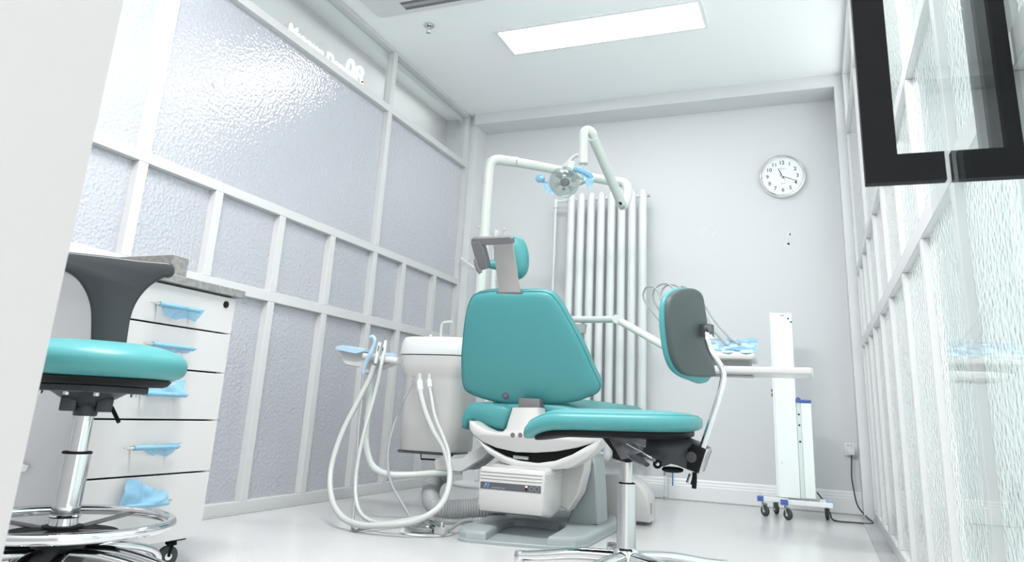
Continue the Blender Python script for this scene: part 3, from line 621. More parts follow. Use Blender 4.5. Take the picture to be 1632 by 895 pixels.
B().tube([ptd(1018, 728, 2.16), ptd(1034, 729, 2.12), ptd(1042, 733, 2.1)], lambda t: .007+.004*sin(pi*t), n=12, flat=.6).build('adjust_lever', 'dgrey', fs)
B().tube([ptd(999, 706, 2.14), ptd(1040, 730, 2.10)], .0028, n=8, smooth=False).build('lever_rod', 'alu', fs)
B().lathe([(.0, 0), (.012, 0), (.012, .01), (0, .011)], ptd(1048.5, 739, 2.14), (0, -1, 0), 20).build('pivot_bolt', 'black', fs)
B().lathe([(.0, 0), (.0045, 0), (.0045, .004), (0, .005)], ptd(1048.5, 739, 2.128), (0, -1, 0), 16).build('bolt_head', 'alu', fs)
B().lathe([(.0, 0), (.014, 0), (.014, .004), (0, .006)], ptd(1102, 728, 2.108), (0, -1, 0), 20).build('knob_cap', 'satin', fs)
kc = ptd(1072, 748, 2.2); B().ellipsoid(kc, (.060, .05, .016), .8, .9).build('tension_knob', 'black', fs)
B().tube([ptd(1103, 756, 2.19), ptd(1098, 770, 2.19)], .0095, n=14, smooth=False).build('height_screw', 'alu', fs)
B().tube([ptd(1107, 752, 2.18), ptd(1107, 765, 2.18), ptd(1106, 778, 2.18)], .0065, n=12).build('height_handle', 'black', fs)
B().tube([ptd(1010, 704, 2.16), ptd(1028, 711, 2.11)], .0015, n=6, smooth=False).build('lever_pin', 'alu', fs)
B().patch([ptd(968, 694, 2.13), ptd(1030, 700, 2.10), ptd(1022, 722, 2.08), ptd(990, 732, 2.10)], 18, 12, amp=.02, seed=9, fr=40).build('protective_film', 'cfilm', fs)
# backrest
bn = V((-.9, .43, .04)).normalized(); bP = pt(1105, 530, 2.17)
so = [(1073, 469), (1085.5, 461), (1102.6, 459), (1114, 463), (1120.6, 472), (1124, 490), (1130, 530), (1137, 574), (1140.5, 594), (1138, 600), (1118, 600), (1095, 597), (1081.7, 586), (1072, 563), (1066.5, 525), (1065.5, 496.5), (1067.4, 479)]
so3 = catmull([ptp(x, y, bP, bn) for x, y in so], 4, True)
B().slab(so3, bn, [(.008, -.003), (.002, -.001), (0, .003), (0, .014)]).build('backrest_shell', 'shell', fs, ang=50)
so4 = catmull([ptp(x, y, bP, bn) for x, y in [(1073, 467), (1085, 459.5), (1102, 458), (1114, 462), (1121, 471), (1124, 490), (1131, 530), (1138, 574), (1141, 596), (1136, 607), (1124, 611), (1110, 606), (1093, 599), (1079, 586), (1070, 563), (1064.5, 525), (1063.5, 496.5), (1066, 478)]], 4, True)
B().slab(so4, bn, [(.004, .013), (0, .016), (-.001, .022), (0, .028), (.008, .035), (.020, .040, .05), (.02, .043, .3)]).build('backrest_pad', 'teal', fs, ang=70)
mk = ptp(1126, 526, bP-bn*.012, bn)
Rb = Matrix.Rotation(math.atan2(bn.y, bn.x), 3, 'Z')
B().box(-.016, .012, -.018, .018, -.020, .018, .004, xf=Matrix.Translation(mk) @ Rb.to_4x4()).build('backrest_mount', 'shell', fs)
B().tube([mk+V((0, -.014, .004))-V((0, 0, .0)), mk+V((.012, -.02, .004))], .010, n=14, smooth=False).build('mount_ring', 'dgrey', fs)
B().tube([mk+V((.012, -.02, -.018)), mk+V((.018, -.024, -.030))], .007, n=12, smooth=False).build('mount_bolt', 'chrome', fs)
B().tube([ptd(1126, 532, 2.17), ptd(1128, 545, 2.155), ptd(1135, 562, 2.14), ptd(1148, 582, 2.13), ptd(1152.5, 594, 2.13), ptd(1152, 608, 2.13), ptd(1147, 628, 2.13), ptd(1133, 672, 2.14), ptd(1118, 718, 2.15)], .0088, n=20, k=8).build('backrest_rod', 'chrome', fs)
# gas column and base
col = V((sx.x, sx.y, 0))
B().cyl(col+V((0, 0, .30)), col+V((0, 0, pt(998, 733, 2.2).z+.01)), .0155).build('gas_piston', 'steel', fs)
zt = ptd(998, 770, 2.26).z
B().cyl(col+V((0, 0, zc)), col+V((0, 0, zt)), .0275, .0262, 40).build('column_sleeve', 'alu', fs)
B().cyl(col+V((0, 0, zt)), col+V((0, 0, zt+.003)), .025, .022).build('sleeve_cap', 'black', fs)
B().lathe([(0, .07), (.036, .07), (.042, .085), (.040, zc-.02), (.034, zc-.006), (.028, zc), (0, zc)], col, (0, 0, 1), 36).build('base_hub', 'chrome', fs)
def castor(parent, p, r=.025, wdt=.018, yaw=0, wheel='rubber', fork='black'):
    d = V((cos(yaw), sin(yaw), 0)); a = V((-sin(yaw), cos(yaw), 0)); c = p+V((0, 0, r))-d*.012
    wh = B().lathe([(0, -wdt/2), (r*.8, -wdt/2), (r, -wdt*.3), (r, wdt*.3), (r*.8, wdt/2), (0, wdt/2)], c, a, 28).build('castor_wheel', wheel, parent)
    B().lathe([(r*.35, -wdt/2-.001), (r*.35, wdt/2+.001), (0, wdt/2+.0015)], c, a, 16).build('wheel_hub', 'chrome', wh)
    b = B()
    for s_ in (-1, 1): b.tube([c+a*s_*(wdt/2+.003), c+a*s_*(wdt/2+.003)+V((0, 0, r+.004))+d*.006], .004, n=8, smooth=False)
    b.cyl(p+V((0, 0, 2*r+.001)), p+V((0, 0, 2*r+.016)), .012, .009)
    b.tube([c+V((0, 0, r+.004))-a*(wdt/2+.004), c+V((0, 0, r+.006))+a*(wdt/2+.004)], .006, n=8, smooth=False)
    b.build('castor_fork', fork, parent)
def starbase(root, col, zhub, ztip, R, a0, m, r0=.022, r1=.014, cr=.025):
    for k in range(5):
        a = radians(a0+72*k); d = V((cos(a), sin(a), 0)); t = col+d*R
        B().tube([col+d*.025+V((0, 0, zhub-.025)), col+d*R*.45+V((0, 0, zhub-.022-.3*(zhub-ztip)*.45)), col+d*R*.8+V((0, 0, ztip+.006)), t+V((0, 0, ztip))], lambda s_: r0+(r1-r0)*s_, n=16, flat=.8).build('base_leg', m, root, ang=60)
        B().lathe([(0, ztip-.022), (.015, ztip-.022), (.017, ztip), (.014, ztip+.012), (0, ztip+.014)], t, (0, 0, 1), 20).build('leg_end', m, root)
        castor(root, V((t.x, t.y, 0)), cr, yaw=a+1)
starbase(fs, col, zc, .094, .315, 184, 'chrome', .022, .0165, .03)

# ------------------------------------------------------------------ left stool
lcx = V((-1.563, 1.248, 0))
ls = thing('operator_stool', (-1.563, 1.248, 0), 'teal round stool with black T-shaped backrest and chrome foot ring', 'stool')
B().ellipsoid((lcx.x, lcx.y, .5685), (.386, .386, .088), .55, .95, deform=lambda p: V((p.x, p.y, p.z-(.010*max(0, (hypot(p.x, p.y)-.12)/.08) if p.z > 0 else 0))), nu=64).build('seat', 'teal', ls, ang=80)
B().lathe([(0, .516), (.150, .516), (.160, .520), (.168, .531), (0, .533)], lcx, (0, 0, 1), 56).build('seat_pan', 'black', ls)
b = B().lathe([(0, .447), (.024, .447), (.027, .468), (.05, .482), (.078, .499), (.08, .501), (0, .503)], lcx, (0, 0, 1), 36)
b.slab([V((lcx.x+.095*cx_, lcx.y+.085*cy_, .499)) for cx_, cy_ in [(-1, -.9), (-.9, -1), (.9, -1), (1, -.9), (1, .9), (.9, 1), (-.9, 1), (-1, .9)]], (0, 0, 1), [(.002, 0), (0, .002), (0, .014), (.002, .0165)])
b.build('mount_plate', 'satin', ls, ang=30)
B().box(-.052, -.020, -.04, .03, .457, .488, .003, xf=Matrix.Translation(lcx) @ Matrix.Rotation(radians(51), 4, 'Z')).build('mechanism_block', 'satin', ls)
B().box(.020, .052, -.04, .03, .457, .488, .003, xf=Matrix.Translation(lcx) @ Matrix.Rotation(radians(51), 4, 'Z')).build('mechanism_block', 'satin', ls)
for dx, dy in ((-.085, -.07), (.02, -.078), (.075, -.04), (-.085, .06), (.085, .06)):
    B().lathe([(0, 0), (.006, 0), (.007, .003), (.007, .008), (0, .008)], lcx+V((dx*.9, dy*.9, .4915)), (0, 0, 1), 12).build('bolt', 'alu', ls)
B().tube([lcx+V((.055, .02, .468)), lcx+V((.085, .02, .437))], .0045, n=10, smooth=False).build('height_lever', 'black', ls)
zt2 = ptd(110, 722, 2.0).z; zb = .214
B().cyl(lcx+V((0, 0, zt2)), lcx+V((0, 0, .45)), .0195).build('gas_piston', 'chrome', ls)
B().cyl(lcx+V((0, 0, zb)), lcx+V((0, 0, zt2)), .0285, .0285, 40).build('column_sleeve', 'chrome', ls)
B().cyl(lcx+V((0, 0, zt2)), lcx+V((0, 0, zt2+.005)), .0305, .0295).build('sleeve_cap', 'black', ls)
zr = .220
pts = []
for i in range(72):
    a = 2*pi*i/72; pts.append(lcx+V((.216*cos(a), .216*sin(a), zr)))
B().tube(pts, .0115, n=16, k=1, closed=True, smooth=False).build('foot_ring', 'chrome', ls)
B().lathe([(.029, 0), (.032, .003), (.029, .006)], lcx+V((0, 0, zr+.012)), (0, 0, 1), 36).build('ring_clamp', 'chrome', ls)
b = B()
for a in (10, 100, 190, 280):
    a = radians(a); d = V((cos(a), sin(a), 0)); b.tube([lcx+d*.02+V((0, 0, zr-.016)), lcx+d*.205+V((0, 0, zr-.004))], .009, n=8, smooth=False, flat=.5)
b.build('ring_spoke', 'dgrey', ls)
B().lathe([(0, zb-.02), (.11, zb-.022), (.112, zb-.012), (.04, zb-.004), (.04, zb+.001), (0, zb+.001)], lcx, (0, 0, 1), 40).build('hub_disc', 'black', ls)
B().lathe([(0, .10), (.04, .10), (.055, .12), (.052, .18), (.045, zb-.021), (0, zb-.021)], lcx, (0, 0, 1), 32).build('base_hub', 'satin', ls)
def loop_leg(a):
    a = radians(a); d = V((cos(a), sin(a), 0)); s_ = V((-sin(a), cos(a), 0))
    B().tube([lcx+d*.03+s_*.022+V((0, 0, .165)), lcx+d*.12+s_*.03+V((0, 0, .163)), lcx+d*.235+s_*.026+V((0, 0, .135)), lcx+d*.285+V((0, 0, .10)), lcx+d*.235-s_*.026+V((0, 0, .135)), lcx+d*.12-s_*.03+V((0, 0, .163)), lcx+d*.03-s_*.022+V((0, 0, .165))], .0115, n=12, flat=.8).build('base_leg', 'chrome', ls, ang=70)
    castor(ls, lcx+d*.275, .028, yaw=a+1); B().cyl(lcx+d*.275+V((0, 0, .07)), lcx+d*.275+V((0, 0, .105)), .010, .010).build('leg_end', 'chrome', ls)
for k in range(5): loop_leg(20+72*k)
# T backrest
bD = 2.2; nb2 = ray(178, 480); nb2.z = 0; nb2.normalize(); bp0 = ptd(178, 480, bD)
tb = [(138, 560), (144, 548), (145, 520), (145, 500), (143, 484), (137, 466), (126, 448), (112, 436), (95, 428), (72, 424), (62, 417), (62, 408), (70, 401), (88, 400), (120, 402.5), (180, 409), (225, 414.5), (262, 417.5), (273, 420), (278, 427), (277, 437), (270, 442), (262, 442), (248, 449), (235, 459), (223, 473), (214, 489), (208, 507), (204, 530), (201, 552), (200, 562)]
def bend(p):
    s_ = (p-bp0).dot(V((nb2.y, -nb2.x, 0))); return p-nb2*(1.8*s_*s_)
to3 = [ptp(x, y, bp0, nb2) for x, y in tb]; to3 = catmull(to3, 3, True)
B().slab([p for p in to3], nb2, [(.007, -.010), (.003, -.008), (0, -.002), (0, .012), (.006, .018)]).build('backrest', 'satin', ls, ang=60)
B().tube([ptp(172, 560, bp0+nb2*.01, nb2), ptp(171, 580, bp0-nb2*.02, nb2), lcx+V((-.06, .10, .508)), lcx+V((-.03, .05, .508))], .013, n=10, flat=.5).build('backrest_bar', 'black', ls)

# ------------------------------------------------------------------ drawer cabinet
cb = thing('drawer_cabinet', (-2.1, 1.67, 0), 'white five-drawer cabinet on castors under a grey stone top', 'cabinet')
cx0, cx1, cy0, cy1 = -2.42, -1.823, 1.424, 1.915
b = B()
b.box(cx0, cx1, cy0, cy0+.018, .085, .825); b.box(cx0, cx1, cy1-.018, cy1, .085, .825); b.box(cx0, cx1, cy0+.018, cy1-.018, .085, .10); b.box(cx0, cx0+.012, cy0+.018, cy1-.018, .10, .825); b.box(cx0+.012, cx1, cy0+.018, cy1-.018, .81, .825)
b.build('cabinet_body', 'carcass', cb)
B().box(cx0+.02, cx1-.012, cy0+.02, cy1-.02, .105, .80).build('drawer_boxes', 'black', cb)
gaps = [.824, .704, .578, .431, .277, .0855]
hz = [.757, .641, .503, .355, .200]
for i in range(5):
    dr = B().box(cx1-.001, cx1+.018, cy0, cy1, gaps[i+1]+.002, gaps[i]-.003, .001, 1).build('drawer_front', 'drawer', cb)
    z = hz[i]; xh = cx1+.018
    tilt = .006 if i == 4 else 0
    B().tube([(xh, 1.60, z), (xh+.022, 1.60, z), (xh+.024, 1.575, z-tilt), (xh+.024, 1.57, z-tilt)], .0035, n=8, smooth=False).build('drawer_handle', 'steel', dr)
    b = B().tube([(xh+.024, 1.562, z), (xh+.024, 1.66, z), (xh+.024, 1.757, z+tilt)], lambda t: .0055-.0035*abs(2*t-1)**4, n=12, k=10); b.tube([(xh, 1.72, z), (xh+.024, 1.72, z)], .0035, n=8, smooth=False)
    b.build('drawer_handle', 'steel', dr)
    f = B(); X = xh+.026
    f.tube([(xh+.024, 1.592, z), (xh+.024, 1.66, z), (xh+.024, 1.745, z)], .0072, n=10)
    if i == 0: f.patch([(X, 1.60, z+.004), (X, 1.755, z+.006), (X-.012, 1.745, z-.034), (X-.012, 1.615, z-.030)], amp=.010, seed=1, edge=.012)
    if i == 1: f.patch([(X, 1.59, z+.004), (X, 1.74, z+.002), (X-.012, 1.738, z-.016), (X-.012, 1.60, z-.020)], amp=.008, seed=2, edge=.010)
    if i == 2: f.patch([(X, 1.60, z-.008), (X, 1.74, z), (X-.01, 1.745, z+.042), (X-.012, 1.62, z+.030)], amp=.010, seed=3, edge=.012)
    if i == 3: f.patch([(X, 1.61, z+.004), (X, 1.757, z+.012), (X-.012, 1.72, z-.026), (X-.012, 1.65, z-.018)], amp=.010, seed=4, edge=.012)
    if i == 4:
        f.patch([(X, 1.57, z-.010), (X, 1.745, z-.002), (X-.006, 1.725, z+.030), (X-.010, 1.60, z+.078)], amp=.012, seed=5, edge=.012)
    f.build('film_wrap', 'film', dr)
B().lathe([(0, 0), (.011, 0), (.011, .003), (.0, .004)], (cx1+.018, 1.873, .797), (1, 0, 0), 24).build('lock', 'black', cb)
for y in (cy0+.05, cy1-.04):
    for x in (cx1-.045, cx0+.05):
        B().box(x-.025, x+.025, y-.025, y+.025, .075, .0849, .001, 1).build('castor_plate', 'black', cb)
        castor(cb, V((x, y, 0)), .030, .02, yaw=radians(70), fork='black')
tp = B().box(-2.44, -1.79, 1.41, 1.94, .8265, .852, .002, 1).build('worktop', 'granite'); tag(tp, 'grey stone worktop over the white drawer cabinet', 'worktop')
bl = B().box(-2.16, -1.90, 1.715, 1.782, .8525, .934, .001, 1).build('stone_block', 'granite'); tag(bl, 'grey stone block standing on the worktop behind the stool backrest', 'stone block')
sp = B().tube([(-1.86, 1.80, .853), (-1.85, 1.86, .862), (-1.845, 1.885, .856), (-1.85, 1.895, .854)], .0015, n=8).build('probe', 'steel'); tag(sp, 'thin bent metal probe lying on the worktop edge', 'dental probe')
ts = B().patch([pt(28, 753, 1.421), pt(46, 750, 1.421), pt(53, 741, 1.421), pt(30, 736, 1.421)], amp=.01, seed=8).build('tissue', 'tissue'); tag(ts, 'scrap of white tissue clinging to the cabinet side', 'tissue')
ts.location.y = -.008

# ------------------------------------------------------------------ wheeled column unit
wc = thing('wheeled_column', (-.15, 4.64, 0), 'tall slim white column cabinet on a castor frame by the back wall', 'medical trolley')
Yw = 4.60
B().box(-.246, -.236, Yw, Yw+.11, .112, 1.15, .002, 1).build('side_channel', 'trim', wc)
tall = B().box(-.2358, -.121, Yw, Yw+.10, .105, 1.142, .003, 1).build('tall_column', 'colw', wc)
B().box(-.1205, -.096, Yw+.012, Yw+.11, .105, .628, .002, 1).build('hinge_post', 'mint', wc)
B().box(-.0955, -.040, Yw, Yw+.10, .108, .622, .003, 1).build('short_column', 'colw', wc)
B().box(-.122, -.038, Yw-.004, Yw+.112, .6285, .642, .003, 1).build('blue_cap', 'blue', wc)
B().lathe([(.014, 0), (.014, .02), (0, .022)], (-.108, Yw+.03, .642), (0, -1, 0), 20).build('blue_catch', 'blue', wc)
for x, z in ((-.141, 1.108), (-.126, 1.088)): B().lathe([(0, 0), (.0055, 0), (.0055, .002), (0, .003)], (x, Yw, z), (0, -1, 0), 14).build('screw', 'ink', tall)
B().box(-.185, -.163, Yw-.0012, Yw+.001, 1.122, 1.132).build('rating_label', 'pink', tall)
B().box(-.178, -.165, Yw-.0018, Yw+.001, 1.1255, 1.1285).build('label_print', 'lightink', tall)
for x, z in ((-.108, .56), (-.108, .50), (-.108, .41)): B().lathe([(0, 0), (.006, 0), (.005, .004), (0, .005)], (x, Yw+.012, z), (0, -1, 0), 14).build('latch_knob', 'ink', wc)
B().lathe([(0, 0), (.009, 0), (.008, .008), (0, .009)], (-.246, Yw+.03, .69), (-1, -.3, 0), 16).build('side_knob', 'dgrey', wc)
B().lathe([(0, 0), (.011, 0), (.009, .008), (0, .009)], (-.246, Yw+.03, .665), (-1, -.3, 0), 16).build('side_knob', 'dgrey', wc)
B().box(-.2125, -.2105, Yw-.001, Yw+.001, .285, .294).build('chip', 'ink', tall)
# base frame
def castb(x, y, cap, yaw):
    castor(wc, V((x, y, 0)), .0285, .020, yaw=yaw, fork='alu')
fr = B(); zf0, zf1 = .078, .102
fr.box(-.335, -.03, 4.735, 4.765, zf0, zf1, .002, 1)
fr.box(-.215, -.185, 4.48, 4.735, zf0, zf1, .002, 1); fr.box(-.205, .045, 4.50, 4.53, zf0, zf1, .002, 1)
fr.box(-.02, .01, 4.53, 4.72, zf0, zf1, .002, 1)
fr.box(-.345, -.215, 4.58, 4.61, zf0, zf1, .002, 1)
fr.build('base_frame', 'trim', wc)
B().box(-.352, -.318, 4.575, 4.615, zf0-.002, zf1+.002, .002, 1).build('tube_cap', 'blue', wc)
B().box(-.222, -.184, 4.476, 4.50, zf0-.002, zf1+.002, .002, 1).build('tube_cap', 'blue', wc)
B().box(.018, .048, 4.60, 4.64, zf0-.002, zf1+.002, .002, 1).build('tube_cap', 'lblue', wc)
castb(-.320, 4.59, 0, 2.4); castb(-.195, 4.50, 0, 2.4); castb(-.265, 4.75, 0, 2.0); castb(.016, 4.69, 0, 1.45)
# socket and cord
sk = thing('wall_socket', (.175, 5.059, .37), 'white wall socket low on the back wall near the right corner', 'socket')
B().box(.132, .2095, 5.050, 5.0599, .333, .41, .003).build('face_plate', 'white', sk)
b = B()
for x in (.156, .172): b.box(x-.003, x+.003, 5.0488, 5.052, .393, .398)
b.build('socket_hole', 'ink', sk)
cr = thing('power_cord', (.172, 5.04, .37), 'black power cord from the wall socket along the floor to the column unit', 'power cord')
B().box(.150, .192, 5.012, 5.0495, .340, .378, .005).build('plug', 'white', cr)
B().tube([(.170, 5.03, .342), (.168, 5.02, .30), (.163, 5.01, .22), (.168, 4.98, .15), (.180, 4.90, .07), ptz(1380, 822, .02), ptz(1391, 832, .006), ptz(1385, 834, .005), ptz(1360, 832, .005), ptz(1335, 830, .005), ptz(1326, 826, .01), pt(1322, 815, 4.68), pt(1312, 797, 4.73), pt(1302, 784, 4.73)], .0042, n=10).build('cord', 'rubber', cr)

# ------------------------------------------------------------------ clock
ck = thing('wall_clock', (-.147, 5.0599, 2.143), 'round silver-rimmed wall clock with black numerals on the back wall', 'clock')
cc = V((-.147, 5.058, 2.143)); RC = .152
rim_ = B().lathe([(RC-.004, 0), (RC, .004), (RC+.001, .022), (RC-.004, .034), (RC-.012, .038), (RC-.018, .033), (RC-.021, .022), (RC-.021, .0)], cc, (0, -1, 0), 72).build('clock_rim', mat('silver_rim', (.86, .87, .87), .22, metal=1), ck)
fcx = B().lathe([(0, .0), (RC-.0205, .0), (RC-.0205, .016), (0, .016)], cc, (0, -1, 0), 64).build('clock_face', 'face', ck)
yf = cc.y-.0166
for h in range(1, 13):
    a = radians(30*h); text('numeral', str(h), .037, (cc.x+.098*sin(a), yf, cc.z+.098*cos(a)), (1, 0, 0), (0, 0, 1), 'ink', fcx, depth=.0003, bold=.0005)
b = B()
for i in range(60):
    a = radians(6*i); b.cyl((cc.x+.121*sin(a), yf+.001, cc.z+.121*cos(a)), (cc.x+.121*sin(a), yf-.0003, cc.z+.121*cos(a)), .0016 if i % 5 == 0 else .0009, n=8)
b.build('minute_dots', 'ink', fcx)
text('clock_lettering', 'Telesonic', .011, (cc.x+.004, yf, cc.z+.055), (1, 0, 0), (0, 0, 1), 'lightink', fcx)
text('clock_lettering', 'QUARTZ', .008, (cc.x+.004, yf, cc.z-.052), (1, 0, 0), (0, 0, 1), 'lightink', fcx)
def hand(name, ang, l0, l1, w, dy):
    a = radians(ang); d = V((sin(a), 0, cos(a))); s_ = V((cos(a), 0, -sin(a)))
    B().slab([cc+V((0, -dy, 0))+d*l0-s_*w, cc+V((0, -dy, 0))+d*l0+s_*w, cc+V((0, -dy, 0))+d*l1+s_*w*.7, cc+V((0, -dy, 0))+d*l1-s_*w*.7], (0, -1, 0), [(0, 0), (0, .001)]).build(name, 'ink', fcx)
hand('hour_hand', 336, -.015, .062, .0034, .019); hand('minute_hand', 113, -.015, .102, .0018, .021); hand('second_hand', 152, -.012, .040, .0012, .023)
B().lathe([(.004, .016), (.004, .025), (0, .026)], cc, (0, -1, 0), 16).build('hand_pin', 'alu', fcx)

# ------------------------------------------------------------------ radiator
ra = thing('radiator', (-1.36, 4.95, 0), 'tall white column radiator on the back wall behind the dental chair', 'radiator')
for i in range(8):
    x = -1.628+.0765*i
    B().lathe([(0, .215), (.012, .218), (.022, .228), (.0285, .25), (.0285, 2.045), (.024, 2.066), (.012, 2.078), (0, 2.08)], (x, 4.93, 0), (0, 0, 1), 28).build('radiator_column', 'white', ra)
B().tube([(-1.628, 4.945, 2.035), (-1.09, 4.945, 2.035)], .014, n=12, smooth=False).build('top_header', 'white', ra)
B().tube([(-1.628, 4.945, .26), (-1.09, 4.945, .26)], .014, n=12, smooth=False).build('bottom_header', 'white', ra)
B().tube([(-1.065, 4.945, 2.035), (-1.045, 4.945, 2.035)], .011, n=14, smooth=False).build('end_cap', 'alu', ra)
B().lathe([(0, 0), (.010, 0), (.010, .004), (0, .006)], (-1.628, 4.9015, 2.025), (0, -1, 0), 16).build('air_vent', 'white', ra)
B().tube([(-1.656, 4.945, 2.035), (-1.70, 4.95, 2.035), (-1.745, 4.955, 2.035)], .012, n=14, smooth=False).build('valve_stub', 'white', ra)
B().tube([(-1.76, 4.955, 2.05), (-1.76, 4.955, 1.985)], .019, n=18, smooth=False).build('pipe_elbow', 'white', ra)
B().tube([(-1.76, 4.955, 1.985), (-1.76, 4.955, .14), (-1.76, 4.955, .001)], .011, n=14, smooth=False).build('riser_pipe', 'white', ra)
va = thing('water_valve', (-.95, 4.98, 0), 'small chrome stop valve with blue lever on a pipe by the skirting', 'pipe valve')
vx, vy = -.945, 4.985
B().cyl((vx-.004, vy, .0), (vx, vy, .15), .011).build('valve_pipe', 'white', va)
B().cyl((vx-.004, vy, .0), (vx-.004, vy, .02), .013).build('pipe_collar', 'alu', va)
b = B().cyl((vx, vy, .148), (vx, vy, .165), .018, n=6); b.cyl((vx, vy, .165), (vx, vy, .20), .014); b.cyl((vx, vy, .20), (vx, vy, .215), .02, n=6); b.cyl((vx, vy, .215), (vx, vy, .245), .016); b.cyl((vx, vy, .185), (vx+.035, vy-.01, .187), .009)
b.build('valve_body', 'alu', va)
B().tube([(vx+.035, vy-.012, .187), (vx+.045, vy-.014, .17), (vx+.045, vy-.014, .09)], .0045, n=8, k=4).build('valve_lever', 'blue', va)

# ------------------------------------------------------------------ coat stand
ct = thing('coat_stand', (-2.2, 4.88, 0), 'slim white coat stand with ball-tipped hooks in the left back corner', 'coat stand')
cx_, cy_ = -2.185, 4.835
B().lathe([(0, 0), (.19, 0), (.195, .012), (.185, .022), (.04, .03), (0, .03)], (cx_, cy_, 0), (0, 0, 1), 56).build('stand_base', 'trim', ct)
B().lathe([(0, .03), (.045, .03), (.047, .036), (0, .038)], (cx_, cy_, 0), (0, 0, 1), 32).build('base_flange', 'chrome', ct)
B().cyl((cx_, cy_, .03), (cx_, cy_, 1.80), .024, .022).build('pole', 'white', ct)
for z, a, l, up_ in ((1.44, 200, .26, .19), (1.73, 205, .13, .13), (1.44, 20, .10, .14), (1.70, 300, .10, .12), (1.40, 330, .1, .14)):
    a = radians(a); d = V((cos(a), sin(a)*.3, 0)).normalized(); p = V((cx_, cy_, z)); q = p+d*l+V((0, 0, up_*.8))
    h = B().tube([p, p+d*l*.5+V((0, 0, up_*.35)), q], .007, n=10).build('hook', 'white', ct); B().ellipsoid(q, (.024, .024, .024)).build('hook_ball', 'white', h)

# ------------------------------------------------------------------ ceiling items
cl = thing('ceiling_light', (-1.12, 3.83, ZC), 'bright rectangular ceiling light panel over the dental chair', 'ceiling light')
lx0, lx1, ly0, ly1 = -1.757, -.488, 3.665, 3.992
B().box(lx0+.024, lx1-.024, ly0+.022, ly1-.022, ZC-.0115, ZC-.006).build('diffuser', mat('light_diffuser', (1, 1, 1), .5, emit=((1, 1, 1), PANEL)), cl)
b = B(); b.box(lx0, lx1, ly0, ly0+.022, ZC-.012, ZC); b.box(lx0, lx1, ly1-.022, ly1, ZC-.012, ZC); b.box(lx0, lx0+.024, ly0+.022, ly1-.022, ZC-.012, ZC); b.box(lx1-.024, lx1, ly0+.022, ly1-.022, ZC-.012, ZC)
b.build('light_frame', 'trim', cl)
ac = thing('ceiling_air_conditioner', (-1.9, 2.85, ZC), 'grey-white cassette air conditioner panel flush in the ceiling', 'air conditioner')
zq = ZC-.03
def rsq(x0, x1, y0, y1, r, n=6):
    out = []
    for cx2, cy2, a0 in ((x1-r, y1-r, 0), (x0+r, y1-r, 90), (x0+r, y0+r, 180), (x1-r, y0+r, 270)):
        for k in range(n+1): a = radians(a0+90*k/n); out.append(V((cx2+r*cos(a), cy2+r*sin(a), zq)))
    return out
B().slab(rsq(-2.345, -1.40, 2.35, 3.30, .05), (0, 0, 1), [(.004, 0), (0, .004), (0, .0299)]).build('ac_panel', 'acgrey', ac)
B().box(-2.13, -1.62, 3.175, 3.255, zq-.001, zq+.012).build('air_slot', 'slot', ac)
B().box(-2.125, -1.62, 3.195, 3.222, zq-.006, zq+.002, xf=Matrix.Translation((0, 0, 0))).build('air_louvre', 'midgrey', ac)
B().lathe([(0, -.002), (.02, -.003), (.022, 0), (.022, .003)], (-2.28, 3.24, zq), (0, 0, 1), 24).build('corner_cap', 'acgrey', ac)
sk2 = thing('fire_sprinkler', (-2.113, 3.496, ZC), 'small chrome fire sprinkler head on the ceiling near the light', 'sprinkler')
o = V((-2.113, 3.496, ZC))
B().lathe([(0, -.001), (.030, -.003), (.034, -.006), (.030, -.010), (.016, -.008), (.016, -.0002)], o, (0, 0, 1), 32).build('sprinkler_plate', 'chrome', sk2)
b = B().cyl(o+V((0, 0, -.025)), o+V((0, 0, -.004)), .010)
for s_ in (-1, 1): b.tube([o+V((.009*s_, 0, -.02)), o+V((.013*s_, 0, -.035)), o+V((.004*s_, 0, -.05))], .002, n=6)
b.build('sprinkler_body', 'chrome', sk2)
B().lathe([(0, -.052), (.014, -.054), (.015, -.051), (0, -.049)], o, (0, 0, 1), 24).build('deflector', 'alu', sk2)

# ------------------------------------------------------------------ sign letters beyond the transom
xs = -2.60
sg = thing('sign_letters', (xs, 3.2, 2.37), 'white raised shop sign letters behind the clear upper glass', 'sign lettering')
za = 2.40
pA = ptp(482, 62, V((xs, 0, 0)), V((1, 0, 0))); pB = ptp(553, 112, V((xs, 0, 0)), V((1, 0, 0)))
B().box(-2.612, -2.531, 1.9, 4.0, 2.345, 2.37).build('mounting_ledge', 'trim', sg)
text('sign_word', 'Muxuan Dental', .098, (xs, (pA.y+pB.y)/2-.03, pB.z-.012), (0, 1, 0), (0, 0, 1), 'signwhite', sg, depth=.006)
pC = ptp(565, 122, V((xs, 0, 0)), V((1, 0, 0)))
text('sign_number', '08', .19, (xs, pC.y, pC.z+.02), (0, 1, 0), (0, 0, 1), 'signwhite', sg, depth=.006)
rd = B().ellipsoid((-2.468, pt(577, 131, 1).y, 0), (.014, .014, .014))
rdo = rd.build('red_dot', 'red'); q = ptp(576.5, 130.5, V((-2.475, 0, 0)), V((1, 0, 0))); rdo.location = (q.x+2.468+.003, q.y-1, q.z)
tag(rdo, 'tiny red dot sticker on the top glazing rail', 'sticker')
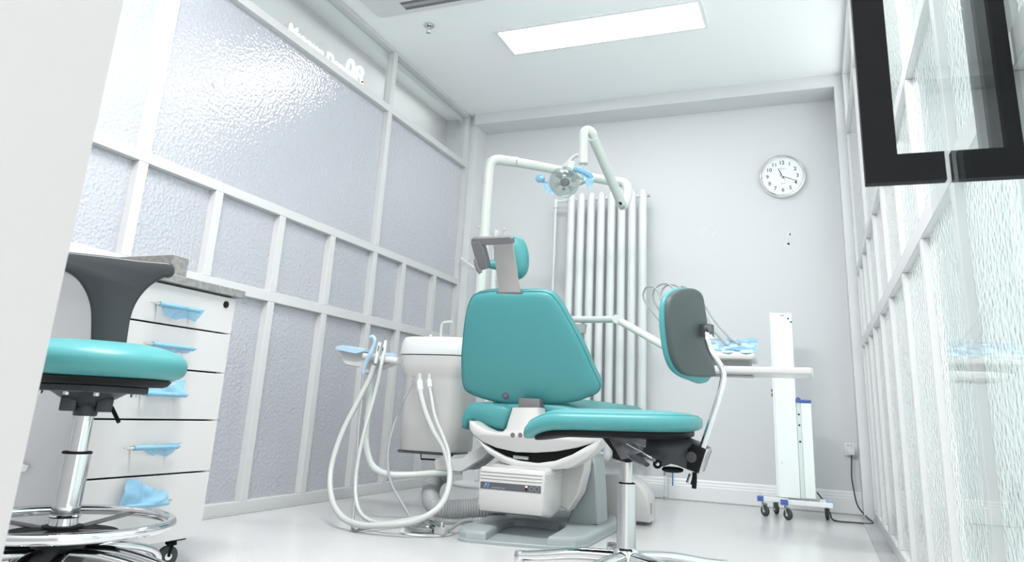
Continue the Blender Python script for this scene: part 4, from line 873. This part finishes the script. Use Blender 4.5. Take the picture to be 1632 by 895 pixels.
# small marks on the left glass
for nm, px, py, mt, lab in (('glass_sticker', 343, 134, 'pink', 'pinkish heart-shaped mark on the large hammered glass pane'), ('glass_sticker', 346, 68, 'mint', 'pale greenish mark high on the large hammered glass pane')):
    q = ptp(px, py, V((XL-.034, 0, 0)), V((1, 0, 0)))
    hrt = [(0, -.02), (.014, -.004), (.016, .008), (.009, .015), (0, .009), (-.009, .015), (-.016, .008), (-.014, -.004)] if mt == 'pink' else [(0, -.02), (.010, -.010), (.008, .010), (.002, .022), (-.008, .014), (-.010, -.006)]
    o = B().slab([q+V((0, a, c)) for a, c in hrt], (1, 0, 0), [(0, 0), (0, .0008)]).build(nm, mt); tag(o, lab, 'sticker')

# ------------------------------------------------------------------ open glass door with black handle (right foreground)
gd = thing('glass_door', (.185, .3, 0), 'open clear glass door leaf with black square handle at right foreground', 'glass door')
gb_ = -.033; ge = V((.164, 1.12, 0)); dv = V((sin(gb_), cos(gb_), 0)); nvv = V((dv.y, -dv.x, 0))
def gp(s_, n_, z): return ge+dv*s_+nvv*n_+V((0, 0, z))
B().slab([gp(0, 0, .01), gp(-.80, 0, .01), gp(-.80, 0, 2.2), gp(0, 0, 2.2)], nvv, [(0, 0), (0, .008)]).build('glass_leaf', 'doorglass', gd)
hs = -.10; hw = .038
hz0 = CAMH + .985*.297 + .016; so_ = .094
for sd_, nm in ((-1, 'handle'), (1, 'handle')):
    b = B(); a_ = 0 if sd_ < 0 else .008
    n0, n1 = (a_, a_+sd_*(so_ if sd_ < 0 else .080)); na, nb_ = sorted((n0, n1)); 
    nin = n1-sd_*hw*(1.05 if sd_ < 0 else 1.2)
    def gbox(s0, s1, m0, m1, z0, z1):
        P = [gp(s0, m0, z0), gp(s1, m0, z0), gp(s1, m1, z0), gp(s0, m1, z0)]
        b.slab(P, (0, 0, 1), [(0, 0), (0, z1-z0)])
    lo_, hi_ = sorted((nin, n1)); gbox(hs-.016, hs, lo_, hi_, hz0, hz0+.90)
    lo_, hi_ = sorted((n0, nin)); gbox(hs-.016, hs, lo_, hi_, hz0, hz0+hw); gbox(hs-.016, hs, lo_, hi_, hz0+.90-hw, hz0+.90)
    b.build(nm, 'black', gd, ang=20)
# faint smudges on the back wall are plaster flaws
for i, (px, py) in enumerate(((1121, 367), (1139, 371), (1262, 371), (1252, 388))):
    q = pt(px, py, 5.0598); b = B()
    for k in range(3):
        c0 = q+V((random.uniform(-.02, .02), 0, random.uniform(-.015, .02))); r_ = random.uniform(.006, .011)
        b.slab([c0+V((r_*cos(t)*random.uniform(.6, 1.2), 0, r_*sin(t)*random.uniform(.6, 1.2))) for t in [2*pi*j/9 for j in range(9)]], (0, -1, 0), [(0, 0), (0, .0004)])
    o = b.build('wall_scuff', 'wall'); o.data.materials[0] = M['blotch']; tag(o, ['faint scuff left of the clock, leftmost on the back wall', 'faint scuff left of the clock, nearer the clock', 'faint scuff under the clock, upper one', 'faint scuff under the clock, lower one'][i], 'wall scuff')
